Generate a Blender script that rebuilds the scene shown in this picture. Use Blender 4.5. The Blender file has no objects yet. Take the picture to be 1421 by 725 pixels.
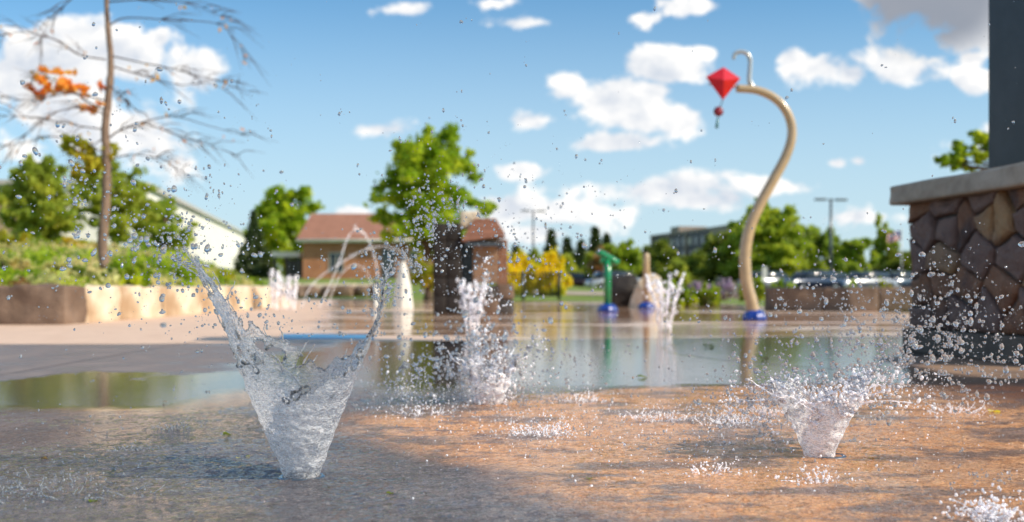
import bpy, bmesh, math, random
import numpy as np
from mathutils import Vector, Matrix, noise
R = math.radians
random.seed(7); rng = np.random.default_rng(7)
SC = bpy.context.scene
COL = SC.collection
H = 0.45; F = 1421*35/36; CX = 710.5; HY = 398.0
EL = R(36); SUN = Vector((0.93, -0.36, 0)).normalized()*math.cos(EL) + Vector((0, 0, math.sin(EL)))

def W(px, py, D): return Vector(((px-CX)/F*D, D, H+(HY-py)/F*D))
def G(px, py): return W(px, py, H*F/(py-HY))

# ------------------------------------------------------------------ materials
class NT:
    def __init__(s, tree): s.t = tree; s.n = tree.nodes; s.l = tree.links
    def new(s, t, **kw):
        n = s.n.new(t)
        for k, v in kw.items():
            if k.startswith('i_'):
                n.inputs[k[2:].replace('_', ' ')].default_value = v
            else: setattr(n, k, v)
        return n
    def link(s, a, b): s.l.new(a, b)
    def math(s, op, a, b=None, c=None, clamp=False):
        n = s.n.new('ShaderNodeMath'); n.operation = op; n.use_clamp = clamp
        for i, v in enumerate((a, b, c)):
            if v is None: continue
            if isinstance(v, (int, float)): n.inputs[i].default_value = v
            else: s.l.new(v, n.inputs[i])
        return n.outputs[0]
    def vmath(s, op, a, b=None):
        n = s.n.new('ShaderNodeVectorMath'); n.operation = op
        for i, v in enumerate((a, b)):
            if v is None: continue
            if isinstance(v, (tuple, list)): n.inputs[i].default_value = v
            elif isinstance(v, (int, float)): n.inputs[i].default_value = (v, v, v)
            else: s.l.new(v, n.inputs[i])
        return n.outputs['Value'] if op in ('LENGTH', 'DOT_PRODUCT', 'DISTANCE') else n.outputs[0]
    def noise(s, vec, scale, detail=4, rough=.55, dist=0):
        n = s.new('ShaderNodeTexNoise'); n.inputs['Scale'].default_value = scale
        n.inputs['Detail'].default_value = detail; n.inputs['Roughness'].default_value = rough
        n.inputs['Distortion'].default_value = dist
        if vec is not None: s.l.new(vec, n.inputs['Vector'])
        return n.outputs['Fac']
    def smooth(s, v, a, b, lo=0, hi=1):
        n = s.n.new('ShaderNodeMapRange'); n.interpolation_type = 'SMOOTHSTEP'
        s.l.new(v, n.inputs[0]); n.inputs[1].default_value = a; n.inputs[2].default_value = b
        n.inputs[3].default_value = lo; n.inputs[4].default_value = hi
        return n.outputs[0]
    def mix(s, f, a, b):
        n = s.n.new('ShaderNodeMix'); n.data_type = 'RGBA'
        for k, v in ((0, f), (6, a), (7, b)):
            if isinstance(v, (int, float)): n.inputs[k].default_value = v
            elif isinstance(v, (tuple, list)): n.inputs[k].default_value = (*v[:3], 1)
            else: s.l.new(v, n.inputs[k])
        return n.outputs[2]
    def scale(s, vec, v):
        m = s.n.new('ShaderNodeMapping'); m.inputs['Scale'].default_value = v; s.l.new(vec, m.inputs[0]); return m.outputs[0]
    def bump(s, h, strength=.5, dist=.01, normal=None):
        b = s.n.new('ShaderNodeBump'); b.inputs['Strength'].default_value = strength
        b.inputs['Distance'].default_value = dist; s.l.new(h, b.inputs['Height'])
        if normal is not None: s.l.new(normal, b.inputs['Normal'])
        return b.outputs[0]

def mat(name):
    m = bpy.data.materials.new(name); m.use_nodes = True
    t = NT(m.node_tree); p = m.node_tree.nodes['Principled BSDF']
    return m, t, p
def pos(t): return t.new('ShaderNodeNewGeometry').outputs['Position']
def objc(t): return t.new('ShaderNodeTexCoord').outputs['Object']

def rough_mat(name, c1, c2, scale=6, rough=.8, bump=.5, dist=.02, c3=None, detail=6, metal=0, spec=.4, fine=0):
    m, t, p = mat(name); o = objc(t)
    n = t.noise(o, scale, detail, .62)
    c = t.mix(t.smooth(n, .3, .7), c1, c2)
    if c3 is not None:
        n3 = t.noise(o, scale*.35, 3); c = t.mix(t.smooth(n3, .52, .68), c, c3)
    t.link(c, p.inputs['Base Color']); p.inputs['Roughness'].default_value = rough
    p.inputs['Metallic'].default_value = metal; p.inputs['Specular IOR Level'].default_value = spec
    if bump:
        h = t.noise(o, scale*3 if not fine else fine, 6, .65)
        t.link(t.bump(h, bump, dist), p.inputs['Normal'])
    return m
def paint_mat(name, c, rough=.3, metal=0, coat=.4):
    m, t, p = mat(name); o = objc(t)
    n = t.noise(o, 9, 5)
    t.link(t.mix(t.smooth(n, .35, .75), c, tuple(x*.8 for x in c)), p.inputs['Base Color'])
    t.link(t.smooth(n, .3, .8, rough*.8, rough*1.4), p.inputs['Roughness'])
    p.inputs['Metallic'].default_value = metal; p.inputs['Coat Weight'].default_value = coat
    p.inputs['Coat Roughness'].default_value = .15
    t.link(t.bump(t.noise(o, 60, 3), .05, .003), p.inputs['Normal'])
    return m
def leaf_mat(name, c1, c2, c3, trans=.45, scale=1.2):
    m, t, p = mat(name); g = t.new('ShaderNodeNewGeometry')
    o = objc(t)
    rnd = g.outputs['Random Per Island']
    n = t.noise(o, scale, 3)
    c = t.mix(rnd, c1, c2)
    c = t.mix(t.smooth(n, .42, .68), c, c3)
    t.link(c, p.inputs['Base Color']); p.inputs['Roughness'].default_value = .45
    p.inputs['Specular IOR Level'].default_value = .35
    tr = t.new('ShaderNodeBsdfTranslucent')
    hs = t.new('ShaderNodeHueSaturation'); hs.inputs['Value'].default_value = 1.5; hs.inputs['Hue'].default_value = .485
    t.link(c, hs.inputs['Color']); t.link(hs.outputs[0], tr.inputs['Color'])
    mx = t.new('ShaderNodeMixShader'); mx.inputs[0].default_value = trans
    t.link(p.outputs[0], mx.inputs[1]); t.link(tr.outputs[0], mx.inputs[2])
    t.link(mx.outputs[0], t.n['Material Output'].inputs['Surface'])
    return m
def water_mat(name, white=.0, bump=.0, scale=60, tint=(.97, .98, 1), clear=0.0):
    m, t, p = mat(name); o = objc(t)
    p.inputs['Transmission Weight'].default_value = 1; p.inputs['IOR'].default_value = 1.333
    p.inputs['Roughness'].default_value = .03; p.inputs['Base Color'].default_value = (*tint, 1)
    nrm = None
    if bump:
        w = t.scale(o, (1, 1, 1.6))
        nrm = t.bump(t.noise(w, scale, 4, .6, .8), bump, .006)
        t.link(nrm, p.inputs['Normal'])
    out = p.outputs[0]
    if clear:
        tp = t.new('ShaderNodeBsdfTransparent'); mx = t.new('ShaderNodeMixShader'); mx.inputs[0].default_value = clear
        t.link(out, mx.inputs[1]); t.link(tp.outputs[0], mx.inputs[2]); out = mx.outputs[0]
    if white:
        d = t.new('ShaderNodeBsdfDiffuse'); d.inputs['Color'].default_value = (.92, .92, .93, 1)
        tl = t.new('ShaderNodeBsdfTranslucent'); tl.inputs['Color'].default_value = (.92, .92, .93, 1)
        a = t.new('ShaderNodeAddShader'); mm = t.new('ShaderNodeMixShader'); mm.inputs[0].default_value = .5
        t.link(d.outputs[0], mm.inputs[1]); t.link(tl.outputs[0], mm.inputs[2])
        if nrm is not None: t.link(nrm, d.inputs['Normal'])
        mx = t.new('ShaderNodeMixShader')
        n = t.noise(o, scale*.7, 4, .6)
        t.link(t.smooth(n, .35, .7, white*.45, min(1, white*1.6)), mx.inputs[0])
        t.link(out, mx.inputs[1]); t.link(mm.outputs[0], mx.inputs[2]); out = mx.outputs[0]
    t.link(out, t.n['Material Output'].inputs['Surface'])
    return m

def thin_water(name, white=.3, bump=.5, scale=50, refr=.5, zfade=None):
    m, t, p = mat(name); t.n.remove(p); o = objc(t)
    w = t.scale(o, (1, 1, 1.8))
    h = t.math('ADD', t.noise(w, scale, 4, .6, 1.2), t.math('MULTIPLY', t.noise(w, scale*2.7, 3, .6, .5), .5))
    nrm = t.bump(h, bump, .008)
    tp = t.new('ShaderNodeBsdfTransparent'); tp.inputs[0].default_value = (.97, .98, 1, 1)
    rf = t.new('ShaderNodeBsdfRefraction'); rf.inputs['IOR'].default_value = 1.18; rf.inputs['Roughness'].default_value = .02; t.link(nrm, rf.inputs['Normal'])
    a = t.new('ShaderNodeMixShader'); a.inputs[0].default_value = refr; t.link(tp.outputs[0], a.inputs[1]); t.link(rf.outputs[0], a.inputs[2])
    gl = t.new('ShaderNodeBsdfGlossy'); gl.inputs['Roughness'].default_value = .13; t.link(nrm, gl.inputs['Normal'])
    fr = t.new('ShaderNodeFresnel'); fr.inputs['IOR'].default_value = 1.4; t.link(nrm, fr.inputs['Normal'])
    b = t.new('ShaderNodeMixShader'); t.link(t.math('MULTIPLY', fr.outputs[0], 1.6, clamp=True), b.inputs[0]); t.link(a.outputs[0], b.inputs[1]); t.link(gl.outputs[0], b.inputs[2])
    d = t.new('ShaderNodeBsdfDiffuse'); d.inputs['Color'].default_value = (.95, .94, .96, 1); t.link(nrm, d.inputs['Normal'])
    tl = t.new('ShaderNodeBsdfTranslucent'); tl.inputs['Color'].default_value = (.95, .94, .96, 1)
    tl.inputs['Color'].default_value = (.62, .61, .63, 1); e = t.new('ShaderNodeAddShader'); t.link(d.outputs[0], e.inputs[0]); t.link(tl.outputs[0], e.inputs[1])
    f = t.new('ShaderNodeMixShader')
    k = t.noise(t.scale(o, (1, 1, 2.6)), scale*.9, 5, .65, 1.6)
    wfac = t.smooth(k, .40, .66, white*.35, min(1, white*1.9))
    if zfade:
        sz = t.new('ShaderNodeSeparateXYZ'); t.link(o, sz.inputs[0]); wfac = t.math('MULTIPLY', wfac, t.smooth(sz.outputs[2], zfade[0], zfade[1], 1, zfade[2]))
    t.link(wfac, f.inputs[0]); t.link(b.outputs[0], f.inputs[1]); t.link(e.outputs[0], f.inputs[2])
    t.link(f.outputs[0], t.n['Material Output'].inputs['Surface'])
    return m

M = {}
M['stone_lit'] = rough_mat('pale_sandstone', (.86, .74, .58), (.62, .46, .30), 2.6, .85, 1, .04, c3=(.44, .28, .16))
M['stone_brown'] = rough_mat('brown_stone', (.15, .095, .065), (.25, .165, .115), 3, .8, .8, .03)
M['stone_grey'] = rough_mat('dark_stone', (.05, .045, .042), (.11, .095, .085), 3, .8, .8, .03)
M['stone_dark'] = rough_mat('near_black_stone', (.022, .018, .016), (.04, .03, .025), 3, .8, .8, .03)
M['st1'] = rough_mat('pillar_stone_brown', (.27, .125, .075), (.37, .19, .115), 7, .8, 1, .03, c3=(.13, .08, .07))
M['st2'] = rough_mat('pillar_stone_tan', (.40, .235, .14), (.30, .18, .115), 6, .8, 1, .03, c3=(.48, .28, .14))
M['st3'] = rough_mat('pillar_stone_purple', (.20, .12, .10), (.29, .18, .145), 7, .8, 1, .03)
M['mortar'] = rough_mat('mortar', (.09, .08, .075), (.15, .135, .125), 18, .9, .6, .01)
M['cap'] = rough_mat('capstone', (.50, .39, .30), (.38, .29, .22), 9, .8, .7, .012, c3=(.56, .45, .36))
M['conc'] = rough_mat('grey_concrete', (.11, .085, .07), (.16, .125, .10), 6, .8, .4, .01)
M['slate_metal'] = rough_mat('slate_painted_steel', (.022, .026, .032), (.035, .04, .048), 5, .45, .2, .003, spec=.5)
M['bark'] = rough_mat('bark', (.16, .10, .065), (.085, .055, .04), 14, .9, .9, .02)
M['bark_pale'] = rough_mat('smooth_bark', (.30, .20, .14), (.17, .11, .08), 9, .85, .7, .01)
M['twig'] = rough_mat('twig_bark', (.12, .07, .055), (.075, .048, .04), 14, .9, .3, .01)
M['tan_paint'] = paint_mat('tan_powder_coat', (.55, .39, .22), .35)
M['silver'] = paint_mat('silver_paint', (.55, .55, .54), .3, .3)
M['red_gloss'] = paint_mat('red_gloss', (.80, .01, .02), .18, 0, .8)
M['dark_red'] = paint_mat('dark_red', (.25, .005, .01), .3)
M['teal'] = paint_mat('teal', (.02, .16, .13), .4)
M['blue_gloss'] = paint_mat('blue_gloss', (.01, .05, .34), .25, 0, .6)
M['green_gloss'] = paint_mat('green_gloss', (.005, .26, .085), .25, 0, .6)
M['white_paint'] = paint_mat('white_paint', (.8, .76, .68), .4)
M['white_wall'] = rough_mat('white_render', (.92, .88, .82), (.84, .80, .75), .3, .8, .1, .02)
M['beige_wall'] = rough_mat('beige_render', (.5, .34, .22), (.42, .28, .18), .5, .85, .2, .02)
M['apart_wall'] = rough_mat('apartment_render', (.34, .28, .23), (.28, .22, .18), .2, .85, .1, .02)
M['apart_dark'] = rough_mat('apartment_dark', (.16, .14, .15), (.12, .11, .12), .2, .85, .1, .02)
M['glass_dark'] = paint_mat('window_glass', (.03, .04, .05), .08, 0, .3)
M['frame'] = paint_mat('window_frame', (.55, .5, .42), .5)
M['black_metal'] = paint_mat('black_metal', (.012, .012, .013), .45)
M['grey_metal'] = paint_mat('grey_metal', (.10, .11, .12), .4, .5)
M['chrome'] = paint_mat('nozzle_metal', (.16, .22, .27), .25, .8)
M['tyre'] = rough_mat('tyre', (.02, .02, .02), (.03, .03, .03), 20, .8, .2, .004)
M['rim'] = paint_mat('wheel_rim', (.4, .4, .41), .3, .8)
M['lamp_glass'] = paint_mat('lamp_lens', (.6, .6, .6), .1)
for k, c in dict(navy=(.015, .03, .07), silver=(.45, .46, .48), white=(.7, .7, .7), slate=(.06, .09, .13), maroon=(.1, .02, .02)).items():
    M['car_'+k] = paint_mat('car_paint_'+k, c, .22, .3, .9)
M['leafA'] = leaf_mat('leaf_bright', (.34, .50, .02), (.10, .20, .012), (.54, .62, .04), .55)
M['leafB'] = leaf_mat('leaf_mid', (.24, .35, .025), (.32, .42, .035), (.48, .55, .05), .5, scale=.35)
M['leafC'] = leaf_mat('leaf_dark', (.13, .19, .025), (.20, .26, .03), (.32, .36, .035), .45)
M['leafY'] = leaf_mat('leaf_yellow', (.85, .74, .03), (.70, .62, .03), (.50, .52, .03), .5)
M['leafO'] = leaf_mat('leaf_orange', (.8, .42, .07), (.85, .58, .10), (.72, .27, .06), .5)
M['leafG'] = leaf_mat('leaf_yellowgreen', (.48, .48, .03), (.28, .34, .02), (.6, .5, .05), .5)
M['leafP'] = leaf_mat('leaf_pale', (.66, .62, .25), (.46, .50, .14), (.68, .56, .24), .45, .8)
M['leafV'] = leaf_mat('flower_purple', (.50, .36, .52), (.58, .46, .58), (.30, .30, .20), .3)
M['leafR'] = leaf_mat('leaf_rusty', (.35, .18, .06), (.25, .2, .05), (.4, .22, .1), .3)
M['needle'] = leaf_mat('needles', (.045, .08, .03), (.07, .11, .035), (.11, .14, .035), .25)
M['needleO'] = leaf_mat('needles_olive', (.26, .34, .04), (.34, .42, .05), (.54, .56, .08), .5)
M['water'] = water_mat('clear_water', .27, 0, 200)
M['sheet'] = thin_water('sheet_water', .30, 1.0, 52, .3, (.12, .30, .35))
M['foam'] = thin_water('aerated_water', .95, .9, 60, .3)
M['sheet2'] = thin_water('cup_water', .7, .9, 60, .3, (.06, .2, .45))
M['foam2'] = thin_water('white_water', .9, .6, 80, .3)
M['farjet'] = thin_water('far_jet_water', .6, .6, 22, .3)

# brick
def brick_mat(name, c1, c2, mo):
    m, t, p = mat(name); o = objc(t)
    sx = t.new('ShaderNodeSeparateXYZ'); t.link(o, sx.inputs[0])
    cb = t.new('ShaderNodeCombineXYZ'); t.link(t.math('ADD', sx.outputs[0], sx.outputs[1]), cb.inputs[0]); t.link(sx.outputs[2], cb.inputs[1])
    b = t.new('ShaderNodeTexBrick'); t.link(cb.outputs[0], b.inputs['Vector'])
    b.inputs['Color1'].default_value = (*c1, 1); b.inputs['Color2'].default_value = (*c2, 1); b.inputs['Mortar'].default_value = (*mo, 1)
    b.inputs['Scale'].default_value = 1; b.inputs['Brick Width'].default_value = .3; b.inputs['Row Height'].default_value = .1; b.inputs['Mortar Size'].default_value = .012
    c = t.mix(t.smooth(t.noise(o, 1.5, 4), .3, .7, 0, .5), b.outputs[0], tuple(x*.7 for x in c1))
    t.link(c, p.inputs['Base Color']); p.inputs['Roughness'].default_value = .85
    t.link(t.bump(b.outputs['Fac'], .4, -.01), p.inputs['Normal'])
    return m
M['brick'] = brick_mat('red_brick', (.46, .17, .075), (.55, .23, .10), (.42, .27, .19))
M['shingle'] = brick_mat('shingle_roof', (.36, .165, .105), (.43, .20, .13), (.26, .12, .08))

# pad
def pad_mat():
    m, t, p = mat('wet_coloured_concrete'); P = pos(t)
    sep = t.new('ShaderNodeSeparateXYZ'); t.link(P, sep.inputs[0]); x, y = sep.outputs[0], sep.outputs[1]
    wn = t.noise(P, .9, 3); w = t.math('MULTIPLY', t.math('SUBTRACT', wn, .5), .9)
    wf = t.math('MULTIPLY', t.math('SUBTRACT', t.noise(P, 9, 4), .5), .22)
    w2 = t.math('ADD', w, wf)
    ex = t.math('DIVIDE', t.math('SUBTRACT', x, 1.75), 2.35); ey = t.math('DIVIDE', t.math('SUBTRACT', y, 2.95), 1.62)
    r = t.math('SQRT', t.math('ADD', t.math('MULTIPLY', ex, ex), t.math('MULTIPLY', ey, ey)))
    r = t.math('ADD', r, t.math('MULTIPLY', w2, .35))
    rust = t.smooth(r, 1.06, .92)
    cut = t.math('ADD', t.math('ADD', y, t.math('MULTIPLY', x, 1.56)), t.math('MULTIPLY', w2, 1.2))
    rust = t.math('MULTIPLY', rust, t.smooth(cut, 2.05, 2.55))
    blot = t.math('ADD', t.noise(t.scale(P, (.7, 1.6, 1)), 3.1, 5, .65), t.math('MULTIPLY', wf, 1.2))
    rustc = t.math('MULTIPLY', rust, t.smooth(blot, .40, .53, .25, 1))
    # far edge line
    bl = t.math('ADD', 8.42, t.math('MULTIPLY', x, .22)); bl = t.math('MINIMUM', t.math('MAXIMUM', bl, 7.75), 8.95)
    dfar = t.math('SUBTRACT', y, bl)
    far = t.smooth(dfar, -.03, .05)
    # colours
    n1 = t.noise(P, 3.2, 6, .65); n2 = t.noise(P, 26, 5, .7); n3 = t.noise(P, 90, 3)
    near = t.mix(t.smooth(n1, .3, .7), (.10, .086, .088), (.21, .178, .178))
    near = t.mix(t.smooth(n2, .48, .70, 0, .8), near, (.055, .04, .042))
    near = t.mix(t.smooth(n3, .55, .75, 0, .6), near, (.45, .36, .32))
    # second zone with cool grey past the rust patch
    rc = t.mix(t.smooth(n2, .3, .7), (.92, .46, .21), (.68, .30, .12))
    rc = t.mix(t.smooth(n1, .45, .75, 0, .65), rc, (.78, .52, .36))
    rc = t.mix(t.smooth(n3, .52, .75, 0, .7), rc, (.18, .07, .035))
    rc = t.mix(t.smooth(n3, .47, .3, 0, .55), rc, (.95, .62, .36))
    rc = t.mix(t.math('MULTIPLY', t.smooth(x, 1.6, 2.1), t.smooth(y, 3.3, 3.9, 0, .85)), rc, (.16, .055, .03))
    st = t.scale(P, (.25, 1.1, 1)); nb = t.noise(st, .9, 4, .6)
    fc = t.mix(t.smooth(nb, .42, .56), (.76, .54, .40), (.50, .27, .16))
    fc = t.mix(t.smooth(n1, .5, .8, 0, .4), fc, (.7, .5, .38))
    leftdry = t.smooth(t.math('ADD', x, t.math('ADD', t.math('MULTIPLY', y, .17), w)), .2, -.9)
    fc = t.mix(leftdry, fc, t.mix(t.smooth(n1, .3, .7), (.78, .56, .42), (.66, .46, .34)))
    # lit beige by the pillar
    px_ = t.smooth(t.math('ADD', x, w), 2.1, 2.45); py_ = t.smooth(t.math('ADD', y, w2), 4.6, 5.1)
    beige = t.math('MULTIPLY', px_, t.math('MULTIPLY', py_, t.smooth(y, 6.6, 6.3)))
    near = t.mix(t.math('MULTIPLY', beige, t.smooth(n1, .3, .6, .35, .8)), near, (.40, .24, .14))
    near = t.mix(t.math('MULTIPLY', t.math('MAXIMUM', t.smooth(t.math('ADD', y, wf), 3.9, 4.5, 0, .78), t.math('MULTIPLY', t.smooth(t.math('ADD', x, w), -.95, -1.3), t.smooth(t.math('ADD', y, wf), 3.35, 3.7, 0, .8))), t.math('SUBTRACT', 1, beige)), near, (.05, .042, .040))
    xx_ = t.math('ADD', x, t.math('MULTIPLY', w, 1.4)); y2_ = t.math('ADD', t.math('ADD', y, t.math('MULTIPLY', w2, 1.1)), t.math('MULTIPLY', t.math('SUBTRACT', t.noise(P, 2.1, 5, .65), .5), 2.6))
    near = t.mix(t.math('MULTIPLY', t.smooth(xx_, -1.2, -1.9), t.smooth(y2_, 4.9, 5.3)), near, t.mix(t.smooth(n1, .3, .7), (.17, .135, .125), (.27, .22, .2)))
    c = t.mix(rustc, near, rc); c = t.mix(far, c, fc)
    # joints
    def ring(cx, cy, rx, ry, wd):
        a = t.math('DIVIDE', t.math('SUBTRACT', x, cx), rx); b = t.math('DIVIDE', t.math('SUBTRACT', y, cy), ry)
        d = t.math('ABSOLUTE', t.math('SUBTRACT', t.math('SQRT', t.math('ADD', t.math('MULTIPLY', a, a), t.math('MULTIPLY', b, b))), 1))
        return t.smooth(d, wd, wd*.4)
    j = t.math('MAXIMUM', ring(3.1, 7.0, 2.0, 2.1, .014), t.smooth(t.math('ABSOLUTE', dfar), .05, .02, 0, .8))
    j = t.math('MAXIMUM', j, t.smooth(t.math('ABSOLUTE', t.math('ADD', x, 2.6)), .012, .006))
    c = t.mix(t.math('MULTIPLY', j, .85), c, (.02, .017, .016))
    t.link(c, p.inputs['Base Color'])
    # wetness
    wetn = t.noise(t.scale(P, (.5, 1, 1)), 1.1, 4)
    nearwet = t.smooth(t.math('ADD', wetn, t.smooth(y, 2, 4.5, .25, .1)), .42, .58, .86, 1)
    farwet = t.math('MULTIPLY', t.smooth(nb, .36, .50, .35, 1), t.smooth(leftdry, .8, .1))
    wet = t.math('ADD', t.math('MULTIPLY', nearwet, t.math('SUBTRACT', 1, far)), t.math('MULTIPLY', farwet, far))
    wet = t.math('MULTIPLY', wet, t.smooth(beige, 1, .3, .3, 1))
    xx = t.math('ADD', x, t.math('MULTIPLY', w, 1.4)); y2 = t.math('ADD', y, t.math('MULTIPLY', w2, 1.1))
    y2 = t.math('ADD', y2, t.math('MULTIPLY', t.math('SUBTRACT', t.noise(P, 2.1, 5, .65), .5), 2.6)); dryp = t.math('MULTIPLY', t.smooth(xx, -1.2, -1.9), t.smooth(y2, 4.75, 5.25)); dryp = t.math('MULTIPLY', dryp, t.math('SUBTRACT', 1, far))
    wet = t.math('MULTIPLY', wet, t.math('SUBTRACT', 1, t.math('MULTIPLY', dryp, t.smooth(n1, .35, .6, .45, .8))))
    t.link(t.smooth(wet, 0, 1, .72, .022), p.inputs['Roughness'])
    p.inputs['IOR'].default_value = 1.36
    # running water ripples
    sp = t.scale(P, (1, 1.5, 1))
    h1 = t.noise(sp, 55, 5, .65, .6)
    h2 = t.noise(sp, 11, 4, .55, .4)
    h3 = t.noise(P, 130, 3, .6)
    nearm = t.smooth(y, 4.6, 2.6)
    act = t.math('MAXIMUM', nearm, t.math('MULTIPLY', rust, .9))
    act = t.math('MULTIPLY', act, t.smooth(n1, .25, .6, .5, 1))
    calm = t.math('MULTIPLY', t.smooth(t.math('ADD', x, w), -.95, -1.3), t.smooth(t.math('ADD', y, wf), 3.35, 3.7))
    act = t.math('MULTIPLY', act, t.math('SUBTRACT', 1, calm))
    hs = t.math('ADD', t.math('MULTIPLY', h1, .6), t.math('ADD', t.math('MULTIPLY', h2, .9), t.math('MULTIPLY', h3, .22)))
    hh = t.math('MULTIPLY', hs, t.math('ADD', t.math('MULTIPLY', act, .021), .00045))
    rr = t.math('MULTIPLY', t.math('MULTIPLY', t.noise(P, 55, 4, .7, 1.0), rust), .010)
    hh = t.math('ADD', hh, rr)
    hh = t.math('SUBTRACT', hh, t.math('MULTIPLY', j, .004))
    b = t.new('ShaderNodeBump'); b.inputs['Strength'].default_value = 1; b.inputs['Distance'].default_value = 1
    t.link(hh, b.inputs['Height']); t.link(b.outputs[0], p.inputs['Normal'])
    return m
M['pad'] = pad_mat()
def grass_mat():
    m, t, p = mat('lawn'); P = pos(t)
    n = t.noise(P, .35, 5); n2 = t.noise(P, 8, 4)
    c = t.mix(t.smooth(n, .35, .65), (.13, .20, .02), (.22, .28, .035)); c = t.mix(t.smooth(n2, .4, .7, 0, .5), c, (.07, .12, .015))
    t.link(c, p.inputs['Base Color']); p.inputs['Roughness'].default_value = .9
    t.link(t.bump(n2, .8, .05), p.inputs['Normal']); return m
M['grass'] = grass_mat()
M['soil'] = rough_mat('soil', (.16, .13, .05), (.10, .10, .03), 2, .95, .6, .03)
M['asphalt'] = rough_mat('asphalt', (.06, .06, .062), (.045, .045, .047), 1, .9, .4, .01, fine=40)
M['path'] = rough_mat('concrete_path', (.5, .40, .33), (.42, .33, .27), 1, .85, .2, .01)
M['blue_paint_ground'] = rough_mat('blue_ground_paint', (.03, .20, .42), (.04, .27, .5), 4, .35, .2, .004)

# ------------------------------------------------------------------ builders
def tag(o, label=None, cat=None, group=None, kind=None):
    if label: o['label'] = label
    if cat: o['category'] = cat
    if group: o['group'] = group
    if kind: o['kind'] = kind
    return o
def thing(name, label, cat, loc=(0, 0, 0), rz=0, group=None):
    o = bpy.data.objects.new(name, None); COL.objects.link(o); o.empty_display_size = .1
    o.location = loc; o.rotation_euler = (0, 0, rz)
    return tag(o, label, cat, group)
def link(name, me, m, parent=None, smooth=True, loc=None):
    me.materials.append(m)
    if smooth: me.polygons.foreach_set('use_smooth', [True]*len(me.polygons))
    o = bpy.data.objects.new(name, me); COL.objects.link(o)
    if parent is not None: o.parent = parent
    if loc is not None: o.location = loc
    return o
class MB:
    def __init__(s): s.v = []; s.f = []
    def add(s, vs, fs):
        n = len(s.v); s.v += [tuple(v) for v in vs]; s.f += [tuple(i+n for i in f) for f in fs]; return s
    def box(s, x0, x1, y0, y1, z0, z1, mtx=None):
        vs = [Vector((x, y, z)) for z in (z0, z1) for y in (y0, y1) for x in (x0, x1)]
        if mtx: vs = [mtx @ v for v in vs]
        return s.add(vs, [(0, 2, 3, 1), (4, 5, 7, 6), (0, 1, 5, 4), (2, 6, 7, 3), (0, 4, 6, 2), (1, 3, 7, 5)])
    def tube(s, pts, rad, n=10, cap=True, wob=0):
        pts = [Vector(p) for p in pts]
        if isinstance(rad, (int, float)): rad = [rad]*len(pts)
        vs, fs = [], []; up = None
        for i, p in enumerate(pts):
            d = (pts[min(i+1, len(pts)-1)]-pts[max(i-1, 0)]).normalized()
            if up is None:
                up = Vector((1, 0, 0)) if abs(d.x) < .8 else Vector((0, 1, 0))
            a = (up - d*up.dot(d)).normalized(); b = d.cross(a); up = a
            for k in range(n):
                an = 2*math.pi*k/n; r = rad[i]*(1+wob*noise.noise(p*9+Vector((math.cos(an), math.sin(an), 0))*2))
                vs.append(p + (a*math.cos(an)+b*math.sin(an))*r)
        for i in range(len(pts)-1):
            for k in range(n):
                k2 = (k+1) % n; fs.append((i*n+k, i*n+k2, (i+1)*n+k2, (i+1)*n+k))
        if cap:
            fs.append(tuple(range(n-1, -1, -1))); fs.append(tuple((len(pts)-1)*n+k for k in range(n)))
        return s.add(vs, fs)
    def lathe(s, prof, c=(0, 0, 0), n=24, scallop=0, ns=8):
        c = Vector(c); vs, fs = [], []
        for r, z in prof:
            for k in range(n):
                a = 2*math.pi*k/n; rr = r*(1+scallop*math.cos(a*ns))
                vs.append(c+Vector((rr*math.cos(a), rr*math.sin(a), z)))
        for i in range(len(prof)-1):
            for k in range(n):
                k2 = (k+1) % n; fs.append((i*n+k, i*n+k2, (i+1)*n+k2, (i+1)*n+k))
        fs.append(tuple(range(n-1, -1, -1))); fs.append(tuple((len(prof)-1)*n+k for k in range(n)))
        return s.add(vs, fs)
    def build(s, name, m, parent=None, smooth=False, bevel=0, loc=None):
        me = bpy.data.meshes.new(name); me.from_pydata(s.v, [], s.f); me.validate()
        if bevel or True:
            bm = bmesh.new(); bm.from_mesh(me)
            if bevel: bmesh.ops.bevel(bm, geom=[e for e in bm.edges if len(e.link_faces) == 2 and e.calc_face_angle(0) > .5], offset=bevel, segments=2, affect='EDGES', profile=.6)
            bmesh.ops.recalc_face_normals(bm, faces=bm.faces); bm.to_mesh(me); bm.free()
        return link(name, me, m, parent, smooth, loc)
def np_mesh(name, V, k, m, parent=None, loc=None):
    n = len(V); me = bpy.data.meshes.new(name); me.vertices.add(n); me.vertices.foreach_set('co', V.astype(np.float32).ravel())
    nf = n//k; me.loops.add(n); me.polygons.add(nf)
    me.loops.foreach_set('vertex_index', np.arange(n, dtype=np.int32)); me.polygons.foreach_set('loop_start', np.arange(0, n, k, dtype=np.int32))
    me.update(calc_edges=True); return link(name, me, m, parent, False, loc)
def catmull(pts, n=6):
    P = [Vector(p) for p in pts]; P = [P[0]*2-P[1]]+P+[P[-1]*2-P[-2]]; out = []
    for i in range(1, len(P)-2):
        for k in range(n):
            t = k/n; a, b, c, d = P[i-1:i+3]
            out.append(.5*((2*b)+(c-a)*t+(2*a-5*b+4*c-d)*t*t+(3*b-a-3*c+d)*t**3))
    out.append(P[-2]); return out

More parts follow.
